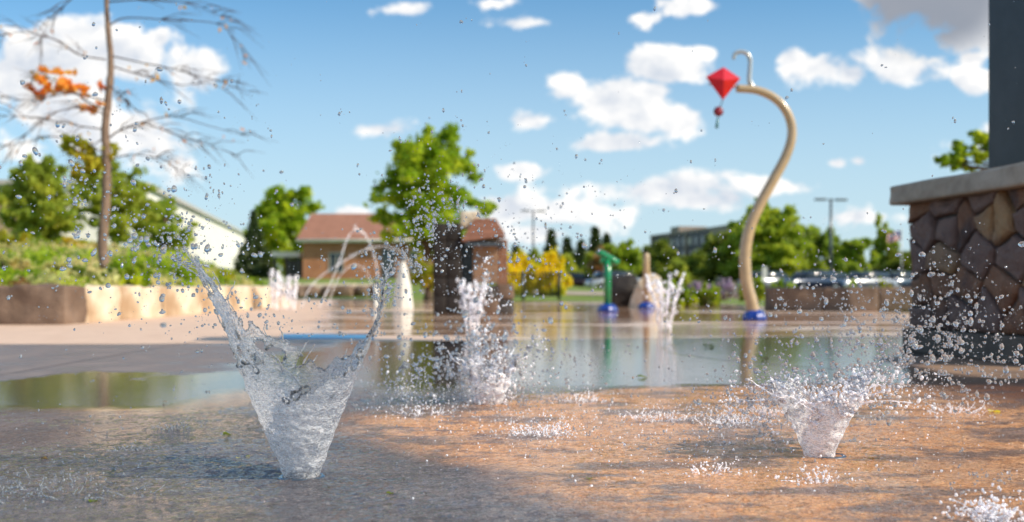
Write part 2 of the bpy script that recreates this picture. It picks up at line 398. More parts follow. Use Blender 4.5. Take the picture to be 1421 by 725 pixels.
# ------------------------------------------------------------------ leaves
def leaves(pts, size, up=.3, elong=1.6):
    """pts (n,3) -> rhombus leaf verts (4n,3)"""
    n = len(pts); s = size*rng.uniform(.6, 1.35, (n, 1))
    a = rng.normal(size=(n, 3)); a /= np.linalg.norm(a, axis=1, keepdims=True)
    b = rng.normal(size=(n, 3)); b -= a*np.sum(a*b, axis=1, keepdims=True); b /= np.linalg.norm(b, axis=1, keepdims=True)
    a = a*s*elong*.5; b = b*s*.5
    return np.stack([pts-a, pts-b*.8+a*.1, pts+a, pts+b*.8+a*.1], 1).reshape(-1, 3)
def clump_points(clusters, density=1.0):
    """clusters: (cx,cy,cz, rx,ry,rz, n) -> leaf centres in sub clumps near the ellipsoid surface"""
    out = []
    for (cx, cy, cz, rx, ry, rz, n) in clusters:
        n = int(n*density); m = max(6, n//80)
        d = rng.normal(size=(m, 3)); d /= np.linalg.norm(d, axis=1, keepdims=True)
        rad = rng.uniform(.3, 1.12, (m, 1))**.7
        sub = d*rad
        sub *= 1+.18*np.sin(sub[:, :1]*7+cx)*np.cos(sub[:, 2:]*6)
        idx = rng.integers(0, m, n); g = rng.normal(size=(n, 3))*.115*rng.uniform(.5, 1.6, (m, 1))[idx]
        p = (sub[idx]+g)*np.array([rx, ry, rz])+np.array([cx, cy, cz]); out.append(p)
    return np.concatenate(out)
def crown_lobes(W_, Dp, Ht, z0, k, n, top=.5):
    """lobes filling a rounded crown: width W_, depth Dp, height Ht from z0"""
    L = []
    for i in range(k):
        u = (i+.5)/k; zz = z0+Ht*(.12+.80*u)
        prof = math.sin(math.pi*min(1, (.18+.82*u)**(.9)))**.6 if u > top else .75+.25*u/top
        prof = max(.25, min(1, math.sqrt(max(.02, 1-((u-.38)/.68)**2))))
        a = i*2.4+random.uniform(-.4, .4); rr = random.uniform(.35, .62)*prof
        L.append((math.cos(a)*W_*.5*rr, math.sin(a)*Dp*.5*rr, zz, W_*.5*random.uniform(.34, .5)*prof+.08*W_, Dp*.5*random.uniform(.34, .5)*prof+.08*Dp, Ht*random.uniform(.13, .2), n//k))
    return L
def tree(label, px, D, py_top, py_low, wpx, mleaf, n=9000, lsize=.16, k=14, base_z=0, group=None, cat='tree', name='tree', barkm='bark', lobes=None, tr=.13, py_base=None, depth=None):
    x = (px-CX)/F*D; s = D/F
    t = thing(name, label, cat, (x, D, base_z), 0, group)
    z1 = H+(HY-py_top)*s-base_z; z0 = max(.02, H+(HY-py_low)*s-base_z); w = wpx*s
    L = lobes or crown_lobes(w, depth or w, z1-z0, z0, k, n)
    mb = MB(); mid = z0+(z1-z0)*.55
    mb.tube(catmull([(0, 0, -.05), (.03*w*.3, 0, z0*.5), (-.02*w, 0, z0+.15*(z1-z0)), (.01*w, 0, mid), (0, 0, z1-.1*(z1-z0))], 4), [tr*(1.25 if i == 0 else 1)*(1-.82*i/16) for i in range(17)], 9)
    for (cx, cy, cz, rx, ry, rz, nn) in L:
        b = Vector((0, 0, max(z0*.8, cz-.25*(z1-z0)-.1)))
        mb.tube(catmull([b, b.lerp(Vector((cx, cy, cz)), .5)+Vector((0, 0, .05*w)), (cx, cy, cz)], 3), [tr*.42, tr*.38, tr*.33, tr*.28, tr*.22, tr*.15, tr*.06], 5)
    mb.build('trunk', M[barkm], t, True)
    p = clump_points(L); np_mesh('crown', leaves(p, lsize), 4, M[mleaf], t)
    return t
def conifer(label, px, D, py_top, wpx, mleaf='needle', n=7000, base_z=0, group=None, py_low=None, lsize=.22):
    x = (px-CX)/F*D; s = D/F; t = thing('conifer_tree', label, 'conifer', (x, D, base_z), random.uniform(0, 6), group)
    h = H+(HY-py_top)*s-base_z; w = wpx*s*.5
    MB().tube([(0, 0, -.05), (0, 0, h*.5), (0, 0, h*.98)], [.16, .1, .02], 7).build('trunk', M['bark'], t, True)
    P = []; tiers = int(14+h)
    for i in range(tiers):
        u = i/tiers; z = h*(.06+.93*u); R_ = w*1.55*(1-u)**1.15+.04
        nb = int(9-4*u)
        for b in range(nb):
            a = i*1.7+b*2*math.pi/nb+random.uniform(-.25, .25); Rb = R_*random.uniform(.7, 1.12)
            m = max(8, int(n/(tiers*nb)*(1.3-u)))
            tt = rng.uniform(.05, 1, m)**.8; zz = z-.22*Rb*tt**1.5+rng.normal(0, .05*R_+.04, m)
            wv = rng.normal(0, .12*Rb, m)*(1.1-tt)
            P.append(np.stack([math.cos(a)*Rb*tt-math.sin(a)*wv, math.sin(a)*Rb*tt+math.cos(a)*wv, zz], 1))
    np_mesh('crown', leaves(np.concatenate(P), lsize, elong=2.2), 4, M[mleaf], t); return t
def bush(label, px, D, py_top, py_bot, wpx, mleaf, n=3000, lsize=.06, base_z=None, group=None, name='shrub', cat='shrub', depth=None, k=7):
    s = D/F; x = (px-CX)/F*D; zb = H+(HY-py_bot)*s if base_z is None else base_z
    t = thing(name, label, cat, (x, D, zb), 0, group); h = (H+(HY-py_top)*s)-zb; w = wpx*s; dp = depth or w*.8
    mb = MB(); L = []
    for i in range(k):
        cx = w*random.uniform(-.34, .34); cy = dp*random.uniform(-.34, .34); hz = h*random.uniform(.55, .98)
        L.append((cx, cy, hz*.5, w*random.uniform(.18, .28), dp*random.uniform(.18, .28), hz*.5, n//k))
        mb.tube([(cx*.3, cy*.3, -.03), (cx*.8, cy*.8, hz*.5), (cx, cy, hz*.9)], [.02, .012, .004], 5)
    mb.build('stem', M['twig'], t, True)
    p = clump_points(L); p[:, 2] = np.abs(p[:, 2]); np_mesh('foliage', leaves(p, lsize), 4, M[mleaf], t); return t

# ------------------------------------------------------------------ rocks and stones
def rock_mesh(name, sx, sy, sz, seed, sub=4, amp=.06, cuts=7, boxy=.7):
    rn = random.Random(seed); bm = bmesh.new(); bmesh.ops.create_icosphere(bm, subdivisions=sub, radius=1)
    off = Vector((seed*3.1, seed*1.7, seed*.9))
    planes = [(Vector((rn.uniform(-1, 1), rn.uniform(-1, 1), rn.uniform(-.6, 1))).normalized(), rn.uniform(.62, .85)) for _ in range(cuts)]
    for v in bm.verts:
        c = v.co.copy(); m = max(abs(c.x), abs(c.y), abs(c.z)); c = c.lerp(c/m, boxy)
        for nrm, d in planes:
            e = c.dot(nrm)-d*1.25
            if e > 0: c -= nrm*e
        c += c.normalized()*(noise.fractal(c*1.6+off, 1, 2, 4)*amp)
        v.co = Vector((c.x*sx/2, c.y*sy/2, c.z*sz/2+sz/2*.96))
    bmesh.ops.recalc_face_normals(bm, faces=bm.faces); me = bpy.data.meshes.new(name); bm.to_mesh(me); bm.free(); return me
def block_mesh(name, lx, ly, lz, seed, amp=.018, res=.06):
    bm = bmesh.new(); bmesh.ops.create_cube(bm, size=1)
    for v in bm.verts: v.co = Vector((v.co.x*lx, v.co.y*ly, v.co.z*lz+lz/2))
    bmesh.ops.bevel(bm, geom=list(bm.edges), offset=min(.02, lz*.12), segments=2, affect='EDGES', profile=.5)
    n = max(2, int(max(lx, ly, lz)/res)); bmesh.ops.subdivide_edges(bm, edges=[e for e in bm.edges if e.calc_length() > res*1.5], cuts=min(10, n//2), use_grid_fill=True)
    off = Vector((seed*3.7, seed, -seed*2))
    for v in bm.verts:
        k = noise.fractal(v.co*3+off, 1, 2, 4); k2 = noise.noise(v.co*1.1+off)
        v.co += Vector((v.co.x, v.co.y, (v.co.z-lz/2))).normalized()*(amp*k*1.6+amp*k2)
    bmesh.ops.recalc_face_normals(bm, faces=bm.faces); me = bpy.data.meshes.new(name); bm.to_mesh(me); bm.free(); return me
def clip(poly, p, n):
    out = []
    for i in range(len(poly)):
        a, b = poly[i], poly[(i+1) % len(poly)]; da = (a-p).dot(n); db = (b-p).dot(n)
        if da <= 0: out.append(a)
        if da*db < 0: out.append(a.lerp(b, da/(da-db)))
    return out
def stone_face(parent, seeds, w, h, org, ux, nz, mats, gap=.011, thick=.045):
    """irregular fitted stones: voronoi cells of seeds on a w x h wall face. ux = along the wall, nz = outward"""
    up = Vector((0, 0, 1))
    for i, s in enumerate(seeds):
        s = Vector(s); poly = [Vector((0, 0)), Vector((w, 0)), Vector((w, h)), Vector((0, h))]
        for j, q in enumerate(seeds):
            if j == i: continue
            q = Vector(q); mth = (s+q)/2; poly = clip(poly, mth, (q-s).normalized())
            if len(poly) < 3: break
        if len(poly) < 3: continue
        c = sum(poly, Vector((0, 0)))/len(poly)
        dense = []
        for a in range(len(poly)):
            A, B = poly[a], poly[(a+1) % len(poly)]; k = max(1, int((B-A).length/.045))
            for q in range(k): dense.append(A.lerp(B, q/k))
        rn = random.Random(i*7+3); T = thick*rn.uniform(.75, 1.35); tx, ty = rn.uniform(-.08, .08), rn.uniform(-.08, .08)
        def ringp(inset, dep, jit):
            r = []
            for q in dense:
                d = (q-c); L = d.length; k = max(0, L-inset)/max(L, 1e-5)
                qq = c+d*k; nn = noise.noise(Vector((qq.x*22, qq.y*22, i*3.3)))*jit
                qq = qq+d.normalized()*nn
                e = dep+(noise.noise(Vector((qq.x*9, qq.y*9, i)))*.024+noise.noise(Vector((qq.x*30, qq.y*30, i)))*.008+tx*(qq.x-c.x)+ty*(qq.y-c.y) if dep > .01 else 0)
                r.append(org+ux*qq.x+up*qq.y+nz*e)
            return r
        rings = [ringp(gap, -.02, .0), ringp(gap, T*.55, .006), ringp(gap+.012, T*.9, .006), ringp(gap+.035, T, .008)]
        L0 = max((q-c).length for q in dense)
        for fr in (.22, .44, .66, .88, 1.1): rings.append(ringp(gap+.035+L0*fr*.6, T*1.02, .0))
        n = len(dense); vs = [v for r in rings for v in r]+[org+ux*c.x+up*c.y+nz*T*1.05]; fs = []
        for r in range(len(rings)-1):
            for k in range(n): fs.append((r*n+k, r*n+(k+1) % n, (r+1)*n+(k+1) % n, (r+1)*n+k))
        fs += [((len(rings)-1)*n+k, (len(rings)-1)*n+(k+1) % n, len(rings)*n) for k in range(n)]
        MB().add(vs, fs).build('stone', M[rn.choice(mats)], parent, rn.random() < .4)

# ================================================================== SETTING
def terrain_h(x, y):
    def ss(a, b, v):
        u = min(1, max(0, (v-a)/(b-a))); return u*u*(3-2*u)
    return ss(34, 66, y)*(1-ss(-2, 10, x))*.98
def grid_sheet(name, xs, ys, zf, m, smooth=True):
    vs = [(x, y, zf(x, y)) for y in ys for x in xs]; nx = len(xs)
    fs = [(j*nx+i, j*nx+i+1, (j+1)*nx+i+1, (j+1)*nx+i) for j in range(len(ys)-1) for i in range(nx-1)]
    me = bpy.data.meshes.new(name); me.from_pydata(vs, [], fs); o = link(name, me, m, None, smooth); return tag(o, kind='structure')
xs = sorted(set([-3000, -1500, -800, -400, -200]+list(range(-100, 101, 4))+[200, 400, 800, 1500, 3000]))
ys = sorted(set([-3000, -1000, -300, -100, -40]+list(range(-20, 121, 4))+[160, 250, 400, 800, 1600, 3000]))
grid_sheet('ground', xs, ys, lambda x, y: terrain_h(x, y)-.012, M['grass'])
# splash pad: outline in plan
pad = [(-9, -6), (9, -6), (9.5, 17.2), (7, 17.6), (6, 20), (5.5, 26), (3.5, 29), (-1, 31), (-5, 36), (-8.5, 37.5), (-9.2, 30), (-6.2, 21.6), (-6.2, 12.6), (-12, 12.6), (-12, -6)]
me = bpy.data.meshes.new('splash_pad'); me.from_pydata([(x, y, 0) for x, y in pad], [], [tuple(range(len(pad)))])
tag(link('splash_pad', me, M['pad'], None, False), kind='structure')
NR = np.random.default_rng(99)
def fb(X, Y, f, octs=4, g=.55):
    out = np.zeros_like(X); a = 1.; tot = 0
    for o in range(octs):
        L = NR.random((256, 256)); x = X*f+o*17.3+300; y = Y*f+o*9.1+300; xi = np.floor(x).astype(int); yi = np.floor(y).astype(int); u = x-xi; v = y-yi; u = u*u*(3-2*u); v = v*v*(3-2*v)
        A_ = L[xi % 256, yi % 256]; B_ = L[(xi+1) % 256, yi % 256]; C_ = L[xi % 256, (yi+1) % 256]; D_ = L[(xi+1) % 256, (yi+1) % 256]
        out += a*((A_*(1-u)+B_*u)*(1-v)+(C_*(1-u)+D_*u)*v); tot += a; a *= g; f *= 2.03
    return out/tot
gx = np.arange(-2.6, 3.0, .0075); gy = np.concatenate([np.arange(1.45, 3.2, .0075), np.arange(3.2, 5.2, .011)])
GX, GY = np.meshgrid(gx, gy)
fade = np.clip((5.0-GY)/1.3, 0, 1)*np.clip((GX+2.6)/.3, 0, 1)*np.clip((3.0-GX)/.3, 0, 1)*np.clip((GY-1.45)/.1, 0, 1)
rr_ = np.sqrt(((GX-1.75)/2.35)**2+((GY-2.95)/1.62)**2); act_ = np.clip(1.35-rr_, .0, .3)/.3
patchy = np.clip(fb(GX, GY, 1.6, 3)*3-.9, .25, 1)
hgt = (fb(GX, GY, 34, 3)-.5)*.0060+(fb(GX, GY, 12, 3)-.5)*.006+np.abs(fb(GX, GY, 60, 2)-.5)*.006*act_
fade = fade*(1-np.clip((-1.0-GX)/.3, 0, 1)*np.clip((GY-3.35)/.4, 0, 1))
GZ = .0015+fade*(.004+hgt*(.5+.75*np.maximum(act_, np.clip((2.9-GY)/1.2, 0, 1)))*patchy); GZ = np.maximum(GZ, .001)
nx_ = len(gx); ny_ = len(gy); idx = np.arange(nx_*ny_, dtype=np.int32).reshape(ny_, nx_)
fq = np.stack([idx[:-1, :-1], idx[:-1, 1:], idx[1:, 1:], idx[1:, :-1]], -1).reshape(-1, 4)
me = bpy.data.meshes.new('wet_paving'); me.vertices.add(nx_*ny_); me.vertices.foreach_set('co', np.stack([GX, GY, GZ], -1).astype(np.float32).ravel())
me.loops.add(fq.size); me.polygons.add(len(fq)); me.loops.foreach_set('vertex_index', fq.ravel()); me.polygons.foreach_set('loop_start', np.arange(0, fq.size, 4, dtype=np.int32)); me.update(calc_edges=True)
tag(link('wet_paving', me, M['pad'], None, True), kind='structure')
def sheet(name, pts, z, m):
    me = bpy.data.meshes.new(name); me.from_pydata([(x, y, z+terrain_h(x, y)) for x, y in pts], [], [tuple(range(len(pts)))]); return tag(link(name, me, M[m], None, False), kind='structure')
a = [G(388, 472), G(520, 471), G(517, 465), G(392, 464)]
sheet('painted_band', [(p.x, p.y) for p in a], .004, 'blue_paint_ground')
sheet('path', [(2.5, 42), (14, 42), (14, 47), (-4, 47), (-4, 43)], .006, 'path')
sheet('parking_lot', [(8, 52), (60, 52), (60, 100), (8, 100)], .004, 'asphalt')
# planted bank behind the left wall
def bank_z(x, y):
    u = min(1, max(0, (y-12.2)/9.0)); side = min(1, max(0, (-4.6-.10*(y-12)-x)/1.6)); fall = min(1, max(0, (26-y)/5))
    return .40*min(1, (side*4))+ (.95*u*side*(1-.35*min(1, max(0, (x+11)/5))))*fall + .05*noise.noise(Vector((x*.7, y*.7, 0)))*side
bx = np.linspace(-22, -5.1, 48); by = np.linspace(12.05, 27, 44); bx = np.linspace(-22, -5.46, 48)
grid_sheet('planted_bank', list(bx), list(by), lambda x, y: bank_z(x, y)-.02, M['soil'])

# ================================================================== WALLS
# left seat wall of pale blocks, running away from the camera
wl = thing('stone_seat_wall', 'low pale sandstone block wall in front of the planted bank on the left', 'wall', (0, 0, 0))
P0 = Vector(((92-CX)/F*11.75, 11.75, 0)); P1 = Vector(((384-CX)/F*21.5, 21.5, 0))
P0 = Vector((-5.27, 12.25, 0)); P1 = Vector((-5.02, 21.2, 0))
dv = (P1-P0); Lw = dv.length; dv.normalize(); nv = Vector((dv.y, -dv.x, 0))
s0 = 0; i = 0
for ln in (1.1, 1.5, 1.7, 1.6, 1.4, 1.5, 1.6):
    me = block_mesh('block', .5, ln-.035, .46, 11+i, .028)
    o = link('block', me, M['stone_lit'], wl); c = P0+dv*(s0+ln/2)-nv*.25
    o.location = (c.x+random.uniform(-.012, .012), c.y, -.01); o.rotation_euler = (0, 0, math.atan2(-dv.x, dv.y)+random.uniform(-.02, .02)); s0 += ln; i += 1
wb = thing('boulder_wall', 'short wall of boulders coloured dark brown for shade at the left edge before the pale wall', 'wall', (0, 0, 0))  # brown stone colour carries the shade on this end of the wall
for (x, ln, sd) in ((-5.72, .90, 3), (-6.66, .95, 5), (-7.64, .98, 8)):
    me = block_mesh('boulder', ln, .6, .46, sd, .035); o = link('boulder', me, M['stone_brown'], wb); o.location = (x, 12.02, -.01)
wf = thing('boulder_wall', 'far low wall of dark rounded boulders in front of the brick house lawn', 'wall')
for i, px in enumerate((412, 432, 455, 478, 500, 520)):
    p = W(px, 413, 38+i*.3); me = rock_mesh('boulder', .72, .7, .50, 40+i, 3, .08); o = link('boulder', me, M['stone_brown'], wf); o.location = (p.x, p.y, 0)
wfc = thing('stone_seat_wall', 'far pale stone ledge above the dark boulders near the brick house', 'wall')
for i in range(4):
    p = W(400+i*38, 400, 39.6); o = link('block', block_mesh('block', 1.05, .5, .56, 60+i, .02), M['stone_lit'], wfc); o.location = (p.x, p.y, 0)
wr = thing('stone_seat_wall', 'low brown stone wall on the right in front of the parked cars', 'wall')
i = 0; X = (1066-CX)/F*18.4
while X < 9.5:
    ln = random.uniform(.9, 1.5); o = link('block', block_mesh('block', ln-.02, .45, .44, 80+i, .012), M['stone_brown'], wr)
    o.location = (X+ln/2, 18.5, -.005); X += ln; i += 1

# ================================================================== PILLAR
A = Vector((2.80, 6.95, 0)); B = Vector((3.02, 5.55, 0)); ux = (B-A).normalized(); nz = Vector((ux.y, -ux.x, 0))
if nz.x > 0: nz = -nz
Lp = (B-A).length; dp = 1.3
pl = thing('stone_pillar', 'large fitted stone pillar with thick capstone carrying the dark steel post at right', 'pillar', (0, 0, 0))
def box_uv(mb, u0, u1, n0, n1, z0, z1):   # u along face, n inward
    vs = [A+ux*u-nz*n+Vector((0, 0, z)) for z in (z0, z1) for n in (n0, n1) for u in (u0, u1)]
    return mb.add(vs, [(0, 2, 3, 1), (4, 5, 7, 6), (0, 1, 5, 4), (2, 6, 7, 3), (0, 4, 6, 2), (1, 3, 7, 5)])
box_uv(MB(), .0, Lp, .0, dp, 0, 1.03).build('core', M['mortar'], pl)
box_uv(MB(), -.035, Lp+.035, -.065, dp+.065, .0, .16).build('base', M['conc'], pl, False, .012)
def coursed(w, h, sd):
    r = random.Random(sd); out = []; z = .02
    while z < h-.02:
        hh_ = r.uniform(.13, .24); x = r.uniform(-.1, .05)
        while x < w+.1:
            ww = r.uniform(.17, .46); out.append((x+ww/2, z+hh_/2+r.uniform(-.045, .045))); x += ww
            if r.random() < .25: out.append((x, z+hh_*r.uniform(.2, .8))); x += .1
        z += hh_
    return out
seeds = coursed(1.42, .87, 12)
stone_face(pl, seeds, Lp, .87, A+Vector((0, 0, .16)), ux, nz, ['st1', 'st1', 'st3', 'st2', 'st2', 'st3', 'st1', 'st2', 'st3', 'st3', 'st1', 'st3', 'st3', 'st1', 'st1', 'st3', 'st2'])
sd2 = coursed(1.3, .87, 4)
stone_face(pl, sd2, dp, .87, B+Vector((0, 0, .16)), -nz, ux, ['st1', 'st3', 'st2'])
sd3 = coursed(1.3, .87, 6)
stone_face(pl, sd3, dp, .87, A+Vector((0, 0, .16)), -nz, -ux, ['st1', 'st3', 'st2'])
me = block_mesh('capstone', Lp+.22, dp+.26, .135, 5, .016, .04)
c = A+ux*(Lp/2)-nz*(dp/2); o = link('capstone', me, M['cap'], pl); o.location = (c.x, c.y, 1.022); o.rotation_euler = (0, 0, math.atan2(ux.y, ux.x))
ps = thing('steel_post', 'dark slate steel post standing on the stone pillar capstone', 'post', (0, 0, 0))
box_uv(MB(), .40, 1.02, .30, .90, 1.16, 4.6).build('shaft', M['slate_metal'], ps, False, .006)
box_uv(MB(), .34, 1.08, .24, .96, 1.158, 1.185).build('base_plate', M['slate_metal'], ps, False, .004)

# ================================================================== WATER FEATURES
def flange(t, r, h, loc=(0, 0, 0)):
    MB().lathe([(r, 0), (r*1.02, h*.15), (r*.92, h*.5), (r*.7, h*.85), (r*.45, h), (.02, h)], loc, 40, .07, 8).build('base_flange', M['blue_gloss'], t, True)
D = 13.4; s = D/F
t = thing('spray_arch', 'tall curved tan pole with red kite and hook rising from a blue base', 'water feature', (W(1047, 444, D).x, D, 0))
o0 = Vector(t.location)
cp = [(1048, 446), (1043, 420), (1036, 392), (1034, 355), (1040, 318), (1054, 285), (1073, 250), (1091, 216), (1099, 186), (1094, 160), (1078, 139), (1052, 126), (1022, 123)]
path = catmull([W(a, b, D)-o0 for a, b in cp], 8); n = len(path)
MB().tube(path, [(.084-.032*(i/(n-1))) for i in range(n)], 20).build('pole', M['tan_paint'], t, True)
hk = catmull([W(a, b, D)-o0 for a, b in [(1046, 124), (1040, 112), (1040.5, 96), (1041, 84), (1037, 75), (1028, 72), (1020, 75), (1018, 82)]], 6)
MB().tube(hk, [.036-.012*i/(len(hk)-1) for i in range(len(hk))], 12).build('hook', M['silver'], t, True)
flange(t, .155, .14)
kc = W(1003, 113, D)-o0
kite = MB()
kp = [W(a, b, D)-o0 for a, b in [(979, 107), (1004, 93), (1028, 109), (1003, 140)]]
fr, bk = kc+Vector((0, -.07, 0)), kc+Vector((0, .05, 0))
kite.add(kp+[fr, bk], [(0, 1, 4), (1, 2, 4), (2, 3, 4), (3, 0, 4), (1, 0, 5), (2, 1, 5), (3, 2, 5), (0, 3, 5)])
ko = kite.build('kite', M['red_gloss'], t, False, .006)
MB().tube([W(1026, 121, D)-o0, W(1003, 118, D)-o0+Vector((0, .06, 0)), W(984, 116, D)-o0+Vector((0, .06, 0))], [.018, .014, .01], 8).build('spar', M['silver'], ko, True)
MB().tube([W(1003, 139, D)-o0, W(1000, 147, D)-o0, W(998, 158, D)-o0, W(996, 166, D)-o0], .007, 6).build('cord', M['black_metal'], ko, True)
bm_ = MB().lathe([(.0, -.022), (.045, -.02), (.068, 0), (.045, .02), (.0, .022)], (0, 0, 0), 20)
bm_.v = [tuple(W(997, 155, D)-o0+Vector((v[0], v[2], v[1]))) for v in bm_.v]; bm_.build('bead', M['dark_red'], ko, True)
MB().tube([W(996, 164, D)-o0, W(995, 172, D)-o0, W(994.5, 178, D)-o0], [.012, .016, .022], 8).build('tassel', M['teal'], ko, True)

D = 17.9; s = D/F; bs = W(843, 432, D)
t = thing('spray_cannon', 'green post with slanted green spray tube on top and blue base', 'water feature', (bs.x, D, 0)); o0 = Vector(t.location)
MB().tube([(0, 0, 0), (0, 0, .6), W(843, 360, D)-o0], .066, 18).build('post', M['green_gloss'], t, True)
MB().tube([W(829, 349, D)-o0, W(834, 352, D)-o0, W(850, 361, D)-o0, W(858, 366, D)-o0], [.058, .062, .062, .058], 16).build('spray_tube', M['green_gloss'], t, True)
MB().tube([W(835, 366, D)-o0, W(837, 358, D)-o0], .045, 12).build('handle', M['green_gloss'], t, True)
flange(t, .175, .14)
D = 20.6; bs = W(897, 428, D)
t = thing('spray_post', 'short tan post with rounded top on a blue base', 'water feature', (bs.x, D, 0)); o0 = Vector(t.location)
z1 = (W(897, 351, D)-o0).z
MB().lathe([(.068, 0), (.068, z1-.08), (.06, z1-.03), (.035, z1-.006), (.005, z1)], (0, 0, 0), 20).build('post', M['tan_paint'], t, True)
flange(t, .17, .13)
D = 20.4; bs = W(559, 428, D)
t = thing('spray_cone', 'white tapering cone water feature left of the stone kiosk', 'water feature', (bs.x, D, 0))
MB().lathe([(.225, 0), (.215, .05), (.17, .45), (.10, .78), (.055, .95), (.055, .98)], (0, 0, 0), 8).build('cone', M['white_paint'], t, False, .01)
MB().lathe([(.07, .975), (.075, 1.0), (.05, 1.05), (.0, 1.06)], (0, 0, 0), 14).build('nozzle', M['grey_metal'], t, True)
D = 21; bs = W(522, 426, D)
t = thing('bollard', 'thin white bollard with grey cap left of the white cone', 'bollard', (bs.x, D, 0))
MB().lathe([(.07, 0), (.07, .02), (.05, .03), (.05, .5)], (0, 0, 0), 14).build('post', M['white_paint'], t, True)
MB().lathe([(.056, .5), (.056, .54), (.02, .56)], (0, 0, 0), 14).build('cap', M['grey_metal'], t, True)

# stone kiosk; shade and sunlight put into its dark pier and paler panel colours
D = 16.4; s = D/F; x = (655-CX)*s
t = thing('stone_kiosk', 'small stone kiosk, its left front coloured dark as shade, with reddish gable roof behind the middle jet', 'kiosk', (x, D, 0), 0)
def kx(px): return (px-655)*s
def kz(py): return H+(HY-py)*s
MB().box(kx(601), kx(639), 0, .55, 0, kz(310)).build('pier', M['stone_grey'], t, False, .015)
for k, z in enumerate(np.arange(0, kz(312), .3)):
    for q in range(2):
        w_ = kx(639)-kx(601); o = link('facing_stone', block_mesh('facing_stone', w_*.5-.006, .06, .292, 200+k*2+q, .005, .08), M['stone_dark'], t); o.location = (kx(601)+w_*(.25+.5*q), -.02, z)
MB().box(kx(639.5), kx(656), .28, .6, 0, kz(330)).build('doorway_shade', M['black_metal'], t)  # solid black box, shade of the opening put into its colour
MB().box(kx(656), kx(691), .10, .6, .5, kz(326)).build('wall_panel', M['st2'], t, False, .008)
MB().box(kx(691.5), kx(704), .2, .62, .48, kz(332)).build('side_wall', M['st1'], t, False, .008)
for k in range(6):
    o = link('base_stone', block_mesh('base_stone', .27, .3, .24, 230+k, .02, .06), M['stone_brown' if k % 2 else 'stone_grey'], t); o.location = (kx(662)+(k % 3)*.26-.05, .12, (k//3)*.245)
x0, x1 = kx(642), kx(700); zr, ze = kz(304), kz(322)
MB().add([(x0, -.12, ze-.12), (x0+.2, -.12, zr), (kx(688), -.12, zr), (x1, -.12, ze-.02), (x0, .8, ze-.12), (x0+.2, .8, zr+.02), (kx(688), .8, zr+.02), (x1, .8, ze-.02),
          (x0, -.12, ze-.17), (x1, -.12, ze-.07), (x0, .8, ze-.17), (x1, .8, ze-.07)],
         [(0, 1, 5, 4), (1, 2, 6, 5), (2, 3, 7, 6), (0, 8, 9, 3, 2, 1), (4, 5, 6, 7, 11, 10), (8, 10, 11, 9), (0, 4, 10, 8), (3, 9, 11, 7)]).build('roof', M['shingle'], t)
MB().box(x0+.05, x1-.03, -.08, .7, ze-.24, ze-.175).build('soffit', M['grey_metal'], t)
o = link('chimney', block_mesh('chimney', kx(664)-kx(638), .3, kz(293)-kz(318), 250, .008, .05), M['stone_lit'], t); o.location = ((kx(664)+kx(638))/2, -.02+.2, kz(318))

# boulders near the posts
p = W(869, 426, 23.2); o = link('boulder', rock_mesh('boulder', .95, .9, .80, 3, 4, .09), M['stone_dark']); o.location = (p.x, p.y, -.05); tag(o, 'dark rounded boulder right of the green post', 'boulder')
p = W(886, 425, 21.9); o = link('boulder', rock_mesh('boulder', .62, .5, .95, 14, 4, .05, 12), M['stone_lit']); o.location = (p.x+.05, p.y, -.15); o.rotation_euler = (0, .35, .3); tag(o, 'pale slanting boulder behind the short tan post', 'boulder')

# fence
D = 33; t = thing('railing', 'black metal railing with upright pickets on the lawn in front of the yellow shrubs', 'fence', ((750-CX)/F*D, D, 0))
fx = lambda px: (px-750)/F*D
for px in (692, 726, 776): MB().tube([(fx(px), 0, 0), (fx(px), 0, .95)], .05, 8).build('post', M['black_metal'], t, True)
rl = MB()
for z in (.12, .86): rl.box(fx(692), fx(776), -.015, .015, z, z+.04)
rl.build('rail', M['black_metal'], t)
for px in np.arange(696, 775, 4.3): MB().box(fx(px)-.01, fx(px)+.01, -.01, .01, .16, .86).build('picket', M['black_metal'], t)

# ================================================================== BUILDINGS
D = 69; s = D/F
def bz(py, d=D): return H+(HY-py)*d/F
g0 = terrain_h(-10, 69)
t = thing('brick_house', 'single storey red brick house with brown shingle roof and white gutter', 'house', ((510-CX)*s, D, g0))
ox = (510-CX)*s; X0 = (420-CX)*s-ox; X1 = (606-CX)*s-ox; zt = bz(334)-g0; zp = bz(299, 72.5)-g0
MB().box(X0, X1, 0, 7, -.1, zt).build('wall', M['brick'], t)
rx0, rx1 = X0-.35, X1+.35
MB().add([(rx0, -.5, zt-.06), (rx1, -.5, zt-.06), (rx1, 3.5, zp), (rx0+.25, 3.5, zp), (rx0, 7.5, zt-.06), (rx1, 7.5, zt-.06), (rx0, -.5, zt+.06), (rx1, -.5, zt+.06), (rx1, 3.5, zp+.12), (rx0+.25, 3.5, zp+.12), (rx0, 7.5, zt+.06), (rx1, 7.5, zt+.06)],
         [(6, 7, 8, 9), (9, 8, 11, 10), (0, 3, 2, 1), (3, 4, 5, 2), (0, 1, 7, 6), (4, 10, 11, 5), (0, 6, 9, 3), (3, 9, 10, 4), (1, 2, 8, 7), (2, 5, 11, 8)]).build('roof', M['shingle'], t)
MB().tube([(rx0, -.56, zt), (rx1, -.56, zt)], .075, 8).build('gutter', M['white_paint'], t, True)
MB().box(X0-.34, X1+.34, -.48, -.44, zt-.16, zt-.065).build('fascia', M['white_paint'], t)
